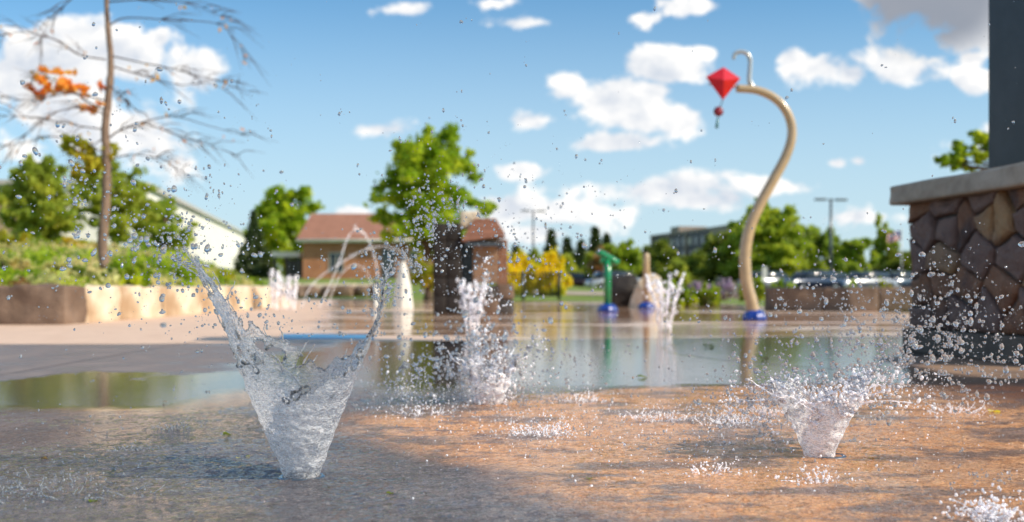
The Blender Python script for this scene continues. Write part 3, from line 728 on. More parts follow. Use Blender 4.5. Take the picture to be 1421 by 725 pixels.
def window(t, x0, x1, y, z0, z1, nm=1, mframe='frame'):
    w = MB(); f = .07
    w.box(x0-f, x1+f, y-.05, y-.003, z0-f, z0); w.box(x0-f, x1+f, y-.05, y-.003, z1, z1+f); w.box(x0-f, x0, y-.05, y-.003, z0+.001, z1-.001); w.box(x1, x1+f, y-.05, y-.003, z0+.001, z1-.001)
    for k in range(nm): xm = x0+(x1-x0)*(k+1)/(nm+1); w.box(xm-.03, xm+.03, y-.045, y-.003, z0+.001, z1-.001)
    o = w.build('window', M[mframe], t); MB().box(x0, x1, y-.02, y-.004, z0+.002, z1-.002).build('pane', M['glass_dark'], o); return o
window(t, (458-CX)*s-ox, (476-CX)*s-ox, 0, bz(377)-g0, bz(352)-g0)
window(t, (570-CX)*s-ox, (585-CX)*s-ox, 0, bz(377)-g0, bz(352)-g0)
dr = MB().box((530-CX)*s-ox, (548-CX)*s-ox, -.04, .0, 0, 2.1).build('door', M['grey_metal'], t)
MB().box((545.5-CX)*s-ox, (546.5-CX)*s-ox, -.1, -.042, 1, 1.15).build('handle', M['silver'], dr)
t = thing('carport', 'dark open carport with pale flat roof left of the brick house', 'carport', ((398-CX)/F*72, 72, g0)); q = 72/F
for px in (382, 399, 414): MB().box((px-398)*q-.08, (px-398)*q+.08, -.08, .08, -.05, bz(357, 72)-g0).build('post', M['black_metal'], t)
MB().box(-1.0, 1.0, -.4, 5, bz(357, 72)-g0+.002, bz(350, 72)-g0).build('roof', M['white_paint'], t)
MB().box(-.98, .98, 4.6, 4.8, 0, bz(358, 72)-g0).build('back_wall', M['black_metal'], t)
# white building receding
t = thing('warehouse', 'long white flat roofed building receding behind the left trees', 'building', (0, 0, 0))
c1 = Vector(((200-CX)/F*62, 62, 0)); c2 = Vector(((341-CX)/F*122, 122, 0)); hh = H+(HY-260)*62/F
dd = (c2-c1).normalized(); nn = Vector((-dd.y, dd.x, 0)); nn = nn if nn.x < 0 else -nn
c3 = c1+nn*26; c4 = c2+nn*26
MB().add([c1, c2, c4, c3]+[v+Vector((0, 0, hh)) for v in (c1, c2, c4, c3)], [(0, 1, 5, 4), (1, 2, 6, 5), (2, 3, 7, 6), (3, 0, 4, 7), (4, 5, 6, 7)]).build('wall', M['white_wall'], t)
e1, e2, e3, e4 = c1-dd*.3-nn*.3, c2+dd*.3-nn*.3, c4+dd*.3+nn*.3, c3-dd*.3+nn*.3
MB().add([v+Vector((0, 0, z)) for z in (hh+.003, hh+.3) for v in (e1, e2, e3, e4)], [(0, 1, 5, 4), (1, 2, 6, 5), (2, 3, 7, 6), (3, 0, 4, 7), (4, 5, 6, 7), (3, 2, 1, 0)]).build('parapet', M['frame'], t)
Lw_ = (c2-c1).length
for k in range(6):
    a = c1+dd*(5+k*10)-nn*.04; m_ = Matrix.Translation(a) @ Matrix.Rotation(math.atan2(dd.y, dd.x), 4, 'Z')
    MB().box(0, 2.2, -.03, .03, .9, 2.4, m_).build('window', M['glass_dark'], t)
t = thing('building', 'beige flat roofed building at the far left edge behind the trees', 'building', ((-60-CX)/F*58, 58, 0)); q = 58/F
MB().box(-6, 86*q, 0, 8, 0, bz(266, 58)).build('wall', M['beige_wall'], t)
MB().box(-6.2, 86*q+.15, -.2, 8.2, bz(266, 58)+.002, bz(260, 58)).build('parapet', M['black_metal'], t)
MB().box(56*q, 74*q, -.05, -.003, 1.2, 2.8).build('window', M['glass_dark'], t)
# apartment block
t = thing('apartment_block', 'distant grey and beige apartment block with rows of windows above the trees', 'building', (0, 0, 0))
q1 = Vector(((905-CX)/F*215, 215, 0)); q2 = Vector(((985-CX)/F*186, 186, 0)); q3 = Vector(((1016-CX)/F*176, 176, 0))
def slab(a, b, ztop, m, name='wall', depth=14, z0=0):
    d = (b-a).normalized(); n_ = Vector((-d.y, d.x, 0)); n_ = n_ if n_.y > 0 else -n_
    MB().add([v+Vector((0, 0, z)) for z in (z0, ztop) for v in (a, b, b+n_*depth, a+n_*depth)], [(0, 1, 5, 4), (1, 2, 6, 5), (2, 3, 7, 6), (3, 0, 4, 7), (4, 5, 6, 7), (3, 2, 1, 0)]).build(name, M[m], t)
    return d, n_
zt = H+68*215/F
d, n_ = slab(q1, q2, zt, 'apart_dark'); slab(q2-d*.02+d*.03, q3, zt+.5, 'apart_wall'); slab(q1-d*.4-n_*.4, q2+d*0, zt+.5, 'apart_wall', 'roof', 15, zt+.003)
slab(q1.lerp(q2, .35), q1.lerp(q2, .5), zt+1.6, 'apart_wall', 'roof_hut', 6, zt+.502)
Lq = (q2-q1).length; ang = math.atan2(d.y, d.x)
for k in range(9):
    for f in range(4):
        a = q1+d*(1.2+k*(Lq-2)/9)-n_*.06+Vector((0, 0, .8+f*2.6)); m_ = Matrix.Translation(a) @ Matrix.Rotation(ang, 4, 'Z')
        o = MB().box(0, 1.5, -.04, .04, 0, 1.5, m_).build('window', M['frame' if (k+f) % 3 == 0 else 'glass_dark'], t)
for k in (0, 3, 6): 
    a = q1+d*(.2+k*(Lq-2)/9)-n_*.5; m_ = Matrix.Translation(a) @ Matrix.Rotation(ang, 4, 'Z'); MB().box(0, .8, 0, .48, 0, zt-.01, m_).build('pier', M['apart_wall'], t)

# lamps and flag
def lamp(label, px, D, py, heads=2):
    t = thing('street_lamp', label, 'street lamp', ((px-CX)/F*D, D, 0), .2); h = bz(py, D)
    MB().tube([(0, 0, 0), (0, 0, h)], [.13, .085], 10).build('pole', M['grey_metal'], t, True)
    MB().box(-.5, .5, -.03, .03, h-.12, h-.05).build('arm', M['grey_metal'], t)
    for sx in (-1, 1): MB().box(sx*.8-.38, sx*.8+.38, -.2, .2, h-.14, h).build('lamp_head', M['grey_metal'], t, False, .02)
lamp('tall grey twin headed lamp post rising behind the right wall', 1153, 70, 276)
lamp('distant thin lamp mast above the yellow shrubs', 740, 95, 292)
D = 82; t = thing('flag', 'american flag on a pale pole far off beside the stone pillar', 'flag', ((1251-CX)/F*D, D, 0)); q = D/F
MB().tube([(0, 0, 0), (0, 0, bz(316, D))], [.06, .04], 8).build('flagpole', M['white_paint'], t, True)
def flag_mat():
    m, t_, p = mat('flag_cloth'); uv = t_.new('ShaderNodeTexCoord').outputs['UV']; sp = t_.new('ShaderNodeSeparateXYZ'); t_.link(uv, sp.inputs[0])
    st = t_.math('GREATER_THAN', t_.math('FRACT', t_.math('MULTIPLY', sp.outputs[1], 6.5)), .5)
    c = t_.mix(st, (.55, .02, .03), (.8, .78, .76))
    can = t_.math('MULTIPLY', t_.math('LESS_THAN', sp.outputs[0], .4), t_.math('GREATER_THAN', sp.outputs[1], .46))
    fx_ = t_.math('SUBTRACT', t_.math('FRACT', t_.math('MULTIPLY', sp.outputs[0], 15)), .5); fy_ = t_.math('SUBTRACT', t_.math('FRACT', t_.math('MULTIPLY', sp.outputs[1], 9.3)), .5)
    dot = t_.math('LESS_THAN', t_.math('ADD', t_.math('MULTIPLY', fx_, fx_), t_.math('MULTIPLY', fy_, fy_)), .07)
    c = t_.mix(can, c, t_.mix(dot, (.02, .04, .2), (.8, .8, .8)))
    t_.link(c, p.inputs['Base Color']); p.inputs['Roughness'].default_value = .8; return m
fm = flag_mat(); nx, nz_ = 24, 10; vs = []; fs = []; w_, h_ = -19*q, 13*q
for j in range(nz_+1):
    for i in range(nx+1):
        u, v = i/nx, j/nz_; vs.append((w_*u-.03, .13*math.sin(u*9+v)*u, bz(334, D)+h_*v-.25*u*u+.05*math.sin(u*7)))
for j in range(nz_):
    for i in range(nx): fs.append((j*(nx+1)+i, j*(nx+1)+i+1, (j+1)*(nx+1)+i+1, (j+1)*(nx+1)+i))
me = bpy.data.meshes.new('cloth'); me.from_pydata(vs, [], fs); uvl = me.uv_layers.new()
for lp in me.loops: i = lp.vertex_index; uvl.data[lp.index].uv = ((i % (nx+1))/nx, (i//(nx+1))/nz_)
link('cloth', me, fm, t)

# ================================================================== CARS
def make_car(label, paint, loc, rz, group='cars parked behind the right wall', tall=0):
    t = thing('parked_car', label, 'car', loc, rz, group)
    def loft(prof, secs, name, m, par):
        vs, fs = [], []; n = len(prof[0])
        for (y, _), pr in zip(secs, prof):
            vs += [(px_, y, pz_) for px_, pz_ in pr]
        for i in range(len(prof)-1):
            for k in range(n): fs.append((i*n+k, i*n+(k+1) % n, (i+1)*n+(k+1) % n, (i+1)*n+k))
        fs += [tuple(range(n)), tuple((len(prof)-1)*n+k for k in range(n-1, -1, -1))]
        return MB().add(vs, fs).build(name, M[m], par, True)
    side = [(-2.22, .32), (-2.28, .6), (-2.2, .86), (-1.5, .98), (-.4, .98), (.9, .97), (2.0, .85+tall*.3), (2.22, .7), (2.26, .4), (2.1, .25), (1.72, .25), (1.62, .5), (1.32, .62), (1.02, .5), (.92, .25), (-.98, .25), (-1.08, .5), (-1.38, .62), (-1.68, .5), (-1.78, .25), (-2.1, .25)]
    def ins(f, dz=0): return [(x_*f, .6+(z_-.6)*f+dz) for x_, z_ in side]
    secs = [(-.88, 0), (-.84, 0), (-.6, 0), (.6, 0), (.84, 0), (.88, 0)]
    loft([ins(.95), ins(.99), ins(1), ins(1), ins(.99), ins(.95)], secs, 'body', paint, t)
    cab = [(-1.95, .95), (-1.55, 1.38+tall), (-.6, 1.47+tall), (.3, 1.42+tall), (1.15, .95)]
    def ci(f, w): return [(x_*f-.1*(1-f), .95+(z_-.95)*f) for x_, z_ in cab]
    loft([[(x_, .94) for x_, z_ in cab], ci(.97, 0), ci(1, 0), ci(1, 0), ci(.97, 0), [(x_, .94) for x_, z_ in cab]], [(-.8, 0), (-.66, 0), (-.55, 0), (.55, 0), (.66, 0), (.8, 0)], 'window', 'glass_dark', t)
    MB().add([(-1.5, -.56, 1.40+tall), (-.6, -.58, 1.485+tall), (.3, -.56, 1.435+tall), (.3, .56, 1.435+tall), (-.6, .58, 1.485+tall), (-1.5, .56, 1.40+tall)], [(0, 1, 4, 5), (1, 2, 3, 4)]).build('roof', M[paint], t, True)
    for x_ in (-1.38, 1.32):
        for y_ in (-.8, .8):
            w = MB().lathe([(.2, -.1), (.31, -.1), (.33, -.06), (.33, .06), (.31, .1), (.2, .1)], (0, 0, 0), 20); w.v = [(v[0]+x_, v[2]+y_, v[1]+.33) for v in w.v]; wh = w.build('wheel', M['tyre'], t, True)
            r = MB().lathe([(.2, -.105), (.2, .105)], (0, 0, 0), 16); r.v = [(v[0]+x_, v[2]+y_, v[1]+.33) for v in r.v]; r.build('rim', M['rim'], wh)
    for y_ in (-.62, .62):
        MB().box(2.14, 2.25, y_-.16, y_+.16, .62, .74).build('headlight', M['lamp_glass'], t, False, .02)
        MB().box(-2.29, -2.18, y_-.16, y_+.16, .68, .82).build('tail_light', M['dark_red'], t, False, .02)
    return t
def cl(px, D): return ((px-CX)/F*D, D, .004)
make_car('white parked car behind the right wall just right of the curved pole', 'car_white', cl(1072, 66), R(20))
make_car('dark navy parked car behind the right wall, left of the tall lamp post', 'car_navy', cl(1122, 62), R(-160+8))
make_car('slate blue parked car behind the right wall at the foot of the tall lamp post', 'car_slate', cl(1158, 70), R(20))
make_car('silver parked car behind the right wall, right of the tall lamp post', 'car_silver', cl(1196, 66), R(-158))
make_car('dark parked car beside the stone pillar on the far lot', 'car_slate', cl(1256, 68), R(22))
make_car('silver parked car behind the green post far across the lawn', 'car_silver', cl(862, 64), R(12), None)
make_car('maroon parked car behind the railing under the conifers', 'car_maroon', cl(800, 72), R(5), None)
# small white sign by the cars
t = thing('sign', 'small blank white sign on a thin post in front of the white parked car', 'sign', ((1061-CX)/F*55, 55, 0))
MB().tube([(0, 0, 0), (0, 0, 1.5)], .03, 8).build('post', M['grey_metal'], t, True); MB().box(-.14, .14, -.05, -.031, .9, 1.55).build('panel', M['white_paint'], t)

# ================================================================== TREES
# bare tree, left
D = 15; s = D/F; tx = (146-CX)*s
t = thing('tree', 'nearly bare young tree with thin trunk and a few orange leaf clusters', 'tree', (tx, D, bank_z(tx, D)-.05)); o0 = Vector(t.location)
tp = catmull([W(a, b, D)-o0 for a, b in [(146, 372), (142, 340), (147, 280), (148, 220), (146, 180), (151, 130), (154, 85), (150, 40), (148, 5), (150, -60), (147, -160), (150, -240)]], 5)
MB().tube(tp, [.078*(1-.8*(i/(len(tp)-1))**1.1) for i in range(len(tp))], 12, True, .25).build('trunk', M['bark_pale'], t, True)
br = [[(147, 83), (109, 76), (76, 55), (33, 45), (0, 50), (-40, 58)], [(152, 35), (175, 25), (235, 28), (300, 33), (325, 55), (343, 83)], [(150, 3), (200, 0), (265, 5), (300, 20), (330, 30)],
      [(155, 78), (200, 88), (250, 98), (310, 115), (355, 130)], [(155, 92), (190, 103), (215, 110), (250, 118), (290, 116), (325, 132)], [(147, 195), (165, 182), (190, 172), (240, 162), (290, 175), (345, 190)],
      [(196, 170), (220, 178), (255, 190), (300, 205), (335, 218)], [(146, 180), (110, 175), (60, 165), (0, 160), (-30, 155)], [(148, 160), (120, 150), (80, 155), (45, 180), (0, 208), (-25, 230)],
      [(148, -40), (98, 0), (70, 28), (50, 75)], [(152, 118), (165, 132), (180, 145), (200, 160)], [(148, 155), (120, 140), (90, 118), (60, 106), (42, 108)],
      [(147, 215), (120, 200), (80, 190), (40, 196), (10, 205)], [(148, 225), (180, 215), (225, 222), (270, 250)], [(149, -30), (190, -25), (240, -40)], [(146, 190), (125, 205), (105, 215)], [(147, 140), (100, 130), (40, 140), (-20, 132)]]
rb = random.Random(4); allp = []
bmb = MB()
def jit(p, a): return p+Vector((rb.uniform(-a, a), rb.uniform(-a, a), rb.uniform(-a, a)))
for bi, b in enumerate(br):
    dy = rb.uniform(-1.3, 1.3); pts = []
    for i, (a, c) in enumerate(b):
        dd_ = D+dy*(i/(len(b)-1)); pts.append(W(a, c, dd_)-o0)
    pp = catmull(pts, 5); r0 = .012 if bi not in (5, 11) else .016
    bmb.tube(pp, [r0*(1-.8*i/(len(pp)-1)) for i in range(len(pp))], 6)
    for q in range(14):
        i = rb.randrange(4, len(pp)-1); p = pp[i]; allp.append(p+Vector((rb.gauss(0, .06), rb.gauss(0, .06), rb.gauss(0, .06)))); dr_ = (pp[min(i+1, len(pp)-1)]-pp[i-1]).normalized()
        e = p+(dr_*rb.uniform(.15, .45)+Vector((rb.uniform(-.12, .12), rb.uniform(-.3, .3), rb.uniform(-.22, .2))))
        m_ = p.lerp(e, .5)+Vector((0, 0, .04)); bmb.tube([p, m_, e], [.007, .005, .002], 4)
        e2 = e+(dr_*.15+Vector((rb.uniform(-.1, .1), rb.uniform(-.1, .1), rb.uniform(-.15, .1)))); bmb.tube([m_, e2], [.004, .0015], 4)
bmb.build('branches', M['twig'], t, True)
def px_cl(L, D): return [tuple(W(a, b, D)-o0)+(rx*D/F, rx*D/F, ry*D/F, n) for a, b, rx, ry, n in L]

np_mesh('orange_leaves', leaves(clump_points(px_cl([(60, 112, 20, 16, 110), (90, 118, 22, 12, 120), (112, 126, 14, 10, 70), (75, 100, 22, 7, 60), (55, 130, 8, 8, 40), (128, 148, 16, 6, 70), (138, 120, 6, 5, 14)], D)), .085), 4, M['leafO'], t)
sp_ = [p for p in allp if rb.random() < .4]
np_mesh('scattered_leaves', leaves(np.array([tuple(p) for p in sp_]), .06), 4, M['leafO'], t)
np_mesh('green_leaves', leaves(clump_points(px_cl([(110, 205, 22, 15, 160), (130, 225, 26, 20, 260), (112, 240, 20, 14, 160), (150, 205, 10, 14, 70), (95, 196, 10, 8, 50)], D)), .08), 4, M['leafG'], t)

tree('large bright green maple beside the brick house, tallest crown at centre left', 594, 34, 186, 352, 160, 'leafA', 18000, .15, 22, terrain_h(-3, 34), tr=.16)
tree('round green tree left of the brick house roof', 398, 80, 262, 372, 112, 'leafA', 13000, .34, 16, .98, tr=.2)
conifer('dark slim conifer at the end of the white building', 352, 76, 290, 44, 'needle', 6000, .95)
# behind bank
g = 'olive green trees behind the planted bank'
tree('olive green bushy tree at far left behind the planted bank', 56, 30, 226, 340, 110, 'needleO', 14000, .13, 16, .5, g)
tree('olive green bushy tree right behind the thin bare trunk', 160, 33, 232, 335, 125, 'needleO', 12000, .14, 15, .5, g)
tree('small green tree in front of the white building', 228, 36, 284, 356, 92, 'leafB', 6500, .14, 12, .4, g)
# right trees
g = 'leafy trees across the car park'
tree('big round leafy tree behind the curved pole', 1064, 86, 288, 396, 125, 'leafB', 16000, .40, 20, 0, g, tr=.3)
tree('leafy tree crown left of the curved pole, below the apartment block end', 1010, 92, 322, 396, 80, 'leafC', 9000, .4, 14, 0, g, tr=.3)
tree('broad low leafy tree behind the tall lamp post', 1130, 92, 318, 394, 95, 'leafB', 10000, .4, 14, 0, g, tr=.3)
tree('low leafy tree right of the tall lamp post', 1182, 84, 333, 394, 70, 'leafB', 8000, .36, 12, 0, g, tr=.25)
tree('slim pale green tree left of the flag', 1226, 98, 304, 392, 34, 'leafB', 4000, .34, 10, 0, g, tr=.2)
tree('dark green tree under the flag beside the pillar', 1246, 92, 348, 396, 62, 'leafC', 6000, .36, 10, 0, g, tr=.2)
tree('dark green tree below the apartment block, left part', 920, 105, 338, 397, 62, 'leafC', 7000, .42, 12, 0, g, tr=.3)
tree('dark green tree below the middle of the apartment block', 966, 110, 352, 397, 70, 'leafC', 7000, .42, 12, 0, g, tr=.3)
tree('light green tree behind the green post', 866, 70, 336, 394, 52, 'leafB', 6000, .28, 12, 0, g)
tree('brownish green tree just right of the green post top', 836, 74, 345, 394, 44, 'leafR', 3500, .3, 10, 0, g)
tree('olive tree between the tan post and the apartment block', 938, 72, 362, 396, 50, 'needleO', 4000, .28, 9, 0, g)
tree('tree branch with fine green leaves hanging in beside the steel post', 1470, 17, 60, 250, 300, 'leafA', 100, .07, 8, 0, None, tr=.12, lobes=[
    (-1.18, 0, 2.85, .30, .3, .17, 420), (-1.55, .1, 2.72, .26, .25, .13, 300), (-1.85, .0, 2.55, .18, .2, .08, 150), (-1.35, .1, 3.02, .22, .25, .10, 170), (-.9, 0, 3.1, .4, .4, .25, 500), (-.5, .2, 3.6, .6, .6, .4, 700), (.3, 0, 4.2, .8, .8, .5, 900), (-1.65, 0, 2.5, .2, .15, .08, 160), (-1.9, 0, 2.62, .22, .2, .12, 260), (-1.4, 0, 2.62, .28, .2, .12, 300), (-1.75, 0, 2.85, .2, .2, .1, 180)])
g = 'conifers behind the lawn'
for k, (px, top, w, D, wd, mt) in enumerate([(765, 318, 34, 84, 'pointed dark conifer behind the right yellow shrub', 'needle'), (787, 330, 32, 88, 'shorter conifer just right of the tallest yellow shrub spire', 'needle'), (826, 314, 36, 86, 'tallest dark spruce left of the green post', 'needle'), (842, 324, 24, 92, 'slim conifer directly above the green post', 'needle'), (806, 334, 36, 84, 'broad low conifer between two taller spires', 'needle'), (716, 340, 34, 90, 'conifer behind the left yellow shrub', 'needle'), (742, 346, 32, 92, 'dull green conifer between the yellow shrubs', 'needleO'), (896, 346, 26, 96, 'dark conifer above the short tan post', 'needle'), (820, 352, 40, 76, 'olive spruce low behind the lawn, left of the green post', 'needleO'), (788, 354, 42, 78, 'olive spruce low behind the railing', 'needleO')]):
    conifer(wd, px, D, top, w, mt, 5000, 0, g, lsize=.34)
g = 'yellow leaved shrubs by the railing'
bush('taller bright yellow shrub just right of the stone kiosk', 712, 42, 341, 386, 58, 'leafY', 11000, .14, 0, g, k=9)
bush('lower bright yellow shrub behind the railing', 762, 42, 352, 386, 56, 'leafY', 11000, .14, 0, g, k=9)
bush('narrow yellow-green shrub at the left foot of the kiosk', 590, 30, 345, 402, 44, 'leafG', 2500, .09, None, None)
# bank bushes
g = 'shrubs on the planted bank'
def bb(label, px, D, top, w, m, n=2600, ls=.055):
    x = (px-CX)/F*D; bush(label, px, D, top, 0, w, m, n, ls, max(.02, bank_z(x, D)-.03), g)
bb('bright green shrub right of the bare tree trunk', 178, 14.2, 346, 66, 'leafA', 5000)
bb('dark green shrub left of the bare trunk foot', 122, 13.4, 366, 56, 'leafC', 3600)
bb('green shrub in the middle of the bank, above the pale wall', 236, 17, 362, 60, 'leafA', 3600)
bb('low yellow-green shrub near the right end of the pale wall', 296, 20.5, 372, 56, 'leafG', 3000, .05)
bb('low green shrub at the right end of the pale wall', 342, 24.5, 376, 50, 'leafA', 3000, .05)
bb('pale yellow flowering shrub at the left edge of the bank', 26, 15, 350, 74, 'leafP', 4000, .05)
bb('pale yellow flowering shrub left of the dark green shrub', 84, 14.5, 356, 60, 'leafP', 3600, .05)
bb('yellow-green shrub at the far left top of the bank', 14, 20, 318, 66, 'leafG', 3000, .07)
bb('yellow-green shrub on the bank top behind the bare trunk', 100, 21, 330, 84, 'leafG', 3600, .07)
bb('green shrub on the bank top right of the bare trunk', 196, 21, 346, 64, 'leafB', 3000, .07)
bb('rusty low plant at the lower left corner of the bank', 20, 12.7, 385, 52, 'leafR', 1600, .045)
# ground cover stuff on the bank
pts = []
while len(pts) < 26000:
    x = random.uniform(-12.5, -5.42); y = random.uniform(12.4, 24); 
    if x > -5.35-.0*(y-12): continue
    pts.append((x, y, bank_z(x, y)+abs(random.gauss(0, .07))*(1+1.2*max(0, noise.noise(Vector((x*1.5, y*1.5, 4)))))))
pts = np.array(pts); sel = np.array([noise.noise(Vector((p[0]*.8, p[1]*.8, 1))) > 0 for p in pts])
tag(np_mesh('ground_cover', leaves(pts[sel], .075), 4, M['leafP']), 'pale yellow-green ground cover spreading over the planted bank', 'ground cover', kind='stuff')
tag(np_mesh('ground_cover', leaves(pts[~sel], .08), 4, M['leafA']), 'bright green ground cover patches over the planted bank', 'ground cover', kind='stuff')
# hedge and flowers right
g = 'plants in the bed left of the curved pole'
for (px, top, w, m, lb) in ((918, 384, 40, 'leafA', 'bright green clump of grass right of the short tan post'), (948, 386, 40, 'leafA', 'bright green leafy clump in the middle of the flower bed'), (1046, 382, 44, 'leafB', 'green clump of grass behind the curved pole'), (982, 392, 40, 'leafB', 'green clump of leaves below the purple flowers')):
    bush(lb, px, 22.5, top, 425, w, m, 3000, .06, 0, g)
bush('purple flowering plant behind the far jets', 968, 23.6, 379, 420, 40, 'leafV', 1600, .05, .15, None, name='flowering_plant', cat='flowers')
bush('purple flowering plant just left of the curved pole', 1004, 24, 382, 420, 36, 'leafV', 1300, .05, .15, None, name='flowering_plant', cat='flowers')
for (px, w, m, lb) in ((1094, 56, 'leafA', 'yellow-green clump above the left end of the right wall'), (1180, 50, 'leafB', 'low green clump above the middle of the right wall'), (1222, 56, 'leafG', 'yellow-green clump above the wall beside the pillar')):
    bush(lb, px, 20, 386, 402, w, m, 2600, .055, .02, 'grasses behind the right wall')
# far wood closing the horizon
pts = []
for k in range(26000):
    x = random.uniform(-420, 460); y = 260+random.uniform(-6, 14); hmax = 7.5+4*noise.noise(Vector((x*.02, 0, 0)))+3*noise.noise(Vector((x*.12, 3, 0))); pts.append((x, y, abs(random.random())**.8*hmax))
tag(np_mesh('distant_wood', leaves(np.array(pts), 2.2, elong=1.1), 4, M['leafC']), 'distant dark green wood along the horizon', 'wood', kind='stuff')

# ================================================================== WATER
def ico(sub):
    bm = bmesh.new(); bmesh.ops.create_icosphere(bm, subdivisions=sub, radius=1)
    v = np.array([v.co[:] for v in bm.verts]); f = np.array([[q.index for q in p.verts] for p in bm.faces]); bm.free(); return v, f
IV1, IF1 = ico(2); IV2, IF2 = ico(3); IV0, IF0 = ico(1)
def drop_verts(base, r, seed):
    rn = np.random.default_rng(seed); st = rn.uniform(.7, 1.35, 3); st[2] *= rn.uniform(.75, 1.6)
    a = rn.normal(size=3); a /= np.linalg.norm(a); b = rn.normal(size=3); b /= np.linalg.norm(b)
    v = base*st; d = base @ a; d2 = base @ b
    v = v*(1+.20*np.sin(2.6*d+rn.uniform(0, 6))[:, None]+.09*np.sin(5*d2+rn.uniform(0, 6))[:, None]); q = Matrix.Rotation(rn.uniform(-.7, .7), 3, Vector(a)); 
    return (v @ np.array(q).T)*r
def multi(name, items, m, parent=None, base=(IV0, IF0)):
    V = []; Fc = []; n = 0; bv, bf = base
    for i, (p, r) in enumerate(items):
        V.append(drop_verts(bv, r, i+len(items))+np.array(p)); Fc.append(bf+n); n += len(bv)
    V = np.concatenate(V); Fc = np.concatenate(Fc); me = bpy.data.meshes.new(name)
    me.vertices.add(len(V)); me.vertices.foreach_set('co', V.astype(np.float32).ravel()); me.loops.add(len(Fc)*3); me.polygons.add(len(Fc))
    me.loops.foreach_set('vertex_index', Fc.astype(np.int32).ravel()); me.polygons.foreach_set('loop_start', np.arange(0, len(Fc)*3, 3, dtype=np.int32)); me.update(calc_edges=True)
    return link(name, me, m, parent, True)

def cup(t, prof, rim, seed, mname, mrim, nth=260, nz=120, thick=.0016, holes=.0, rip=.0022, lean=(0, 0), rimr=.0022):
    """conical sheet of water: prof(z)->r, rim(theta)->height"""
    off = Vector((seed*5.3, seed*2.1, 0)); vs = []; keep = []
    rims = []
    for i in range(nth):
        th = 2*math.pi*i/nth; c, s_ = math.cos(th), math.sin(th); hr = rim(th)
        hr *= 1+.10*noise.noise(Vector((c*3, s_*3, seed)))+.05*noise.noise(Vector((c*9, s_*9, seed)))
        rims.append(hr)
        for j in range(nz):
            z = hr*(j/(nz-1)); r = prof(z, th)
            q = Vector((c*r, s_*r, z))
            ch = math.sin(z*170+3.0*abs(math.sin(th*2.5+.5*noise.noise(q*8+off)))+5*noise.noise(q*9+off))
            w = rip*(.45*ch+.9*noise.noise(q*42+off)+1.4*noise.noise(q*16+off)+.5*noise.noise(q*90+off))*min(1, z/.03)
            fl = .05*max(0, z-.2)*noise.noise(q*7+off)
            vs.append(Vector((c*(r+w+fl)+lean[0]*z, s_*(r+w+fl)+lean[1]*z, z+.002)))
    fs = []; edge = []
    for i in range(nth):
        i2 = (i+1) % nth
        for j in range(nz-1):
            a = vs[i*nz+j]; u = j/(nz-1)
            if holes:
                hv = noise.noise(a*19+off*1.7)+.5*noise.noise(a*43+off)
                if u > .45 and hv > holes+(1-u)*.9: continue
            fs.append((i*nz+j, i2*nz+j, i2*nz+j+1, i*nz+j+1))
    mb = MB().add(vs, fs); me = bpy.data.meshes.new('water_sheet'); me.from_pydata([tuple(v) for v in vs], [], fs)
    bm = bmesh.new(); bm.from_mesh(me); bmesh.ops.delete(bm, geom=[v for v in bm.verts if not v.link_faces], context='VERTS')
    bl = [[v.co.copy() for v in e.verts] for e in bm.edges if len(e.link_faces) == 1 and max(v.co.z for v in e.verts) > .03]
    bm.to_mesh(me); bm.free()
    o = link('water_sheet', me, M[mname], t)
    # thick rim beads along all free edges
    items = []; rn = random.Random(seed)
    for a, b in bl:
        f = noise.noise(a*30+off); r = rimr*(1+.8*f)
        if r > rimr*.35: items.append((tuple((a+b)/2+Vector((rn.uniform(-1, 1), rn.uniform(-1, 1), rn.uniform(-1, 1)))*rimr*.4), r*rn.uniform(.7, 1.25)))
    random.Random(1).shuffle(items); items = items[:2200]
    if items: tag(multi('rim', items, M[mrim], t), kind='stuff')
    return vs, rims
def ligaments(t, starts, m, name='spray_strand', seed=0, n=10, rr=.003):
    rn = random.Random(seed); mb = MB(); ends = []
    for (p, d, L) in starts:
        q = Vector(p); d = Vector(d).normalized(); pts = [q.copy()]; rad = [rr]; k = 7
        for i in range(k):
            d = (d+Vector((rn.uniform(-.35, .35), rn.uniform(-.35, .35), rn.uniform(-.35, .25)))).normalized(); q = q+d*L/k; pts.append(q.copy()); rad.append(rr*rn.uniform(.35, 1.2))
        mb.tube(catmull(pts, 3), [rad[min(k, i//3)]*(1-.5*i/(k*3)) for i in range(k*3+1)], 7); ends.append(q)
    if mb.v: tag(mb.build(name, M[m], t, True), kind='stuff')
    return ends
def interp(tab, z):
    for (a, ra), (b, rb_) in zip(tab, tab[1:]):
        if z <= b: u = max(0, (z-a)/(b-a)); return ra+(rb_-ra)*u
    (a, ra), (b, rb_) = tab[-2:]; return rb_+(rb_-ra)/(b-a)*(z-b)

def nozzle(label, x, y, r=.05):
    t = thing('ground_nozzle', label, 'nozzle', (x, y, 0))
    MB().lathe([(r, .001), (r, .006), (r*.85, .008), (r*.8, .005), (r*.3, .005)], (0, 0, 0), 28).build('ring', M['chrome'], t, True)
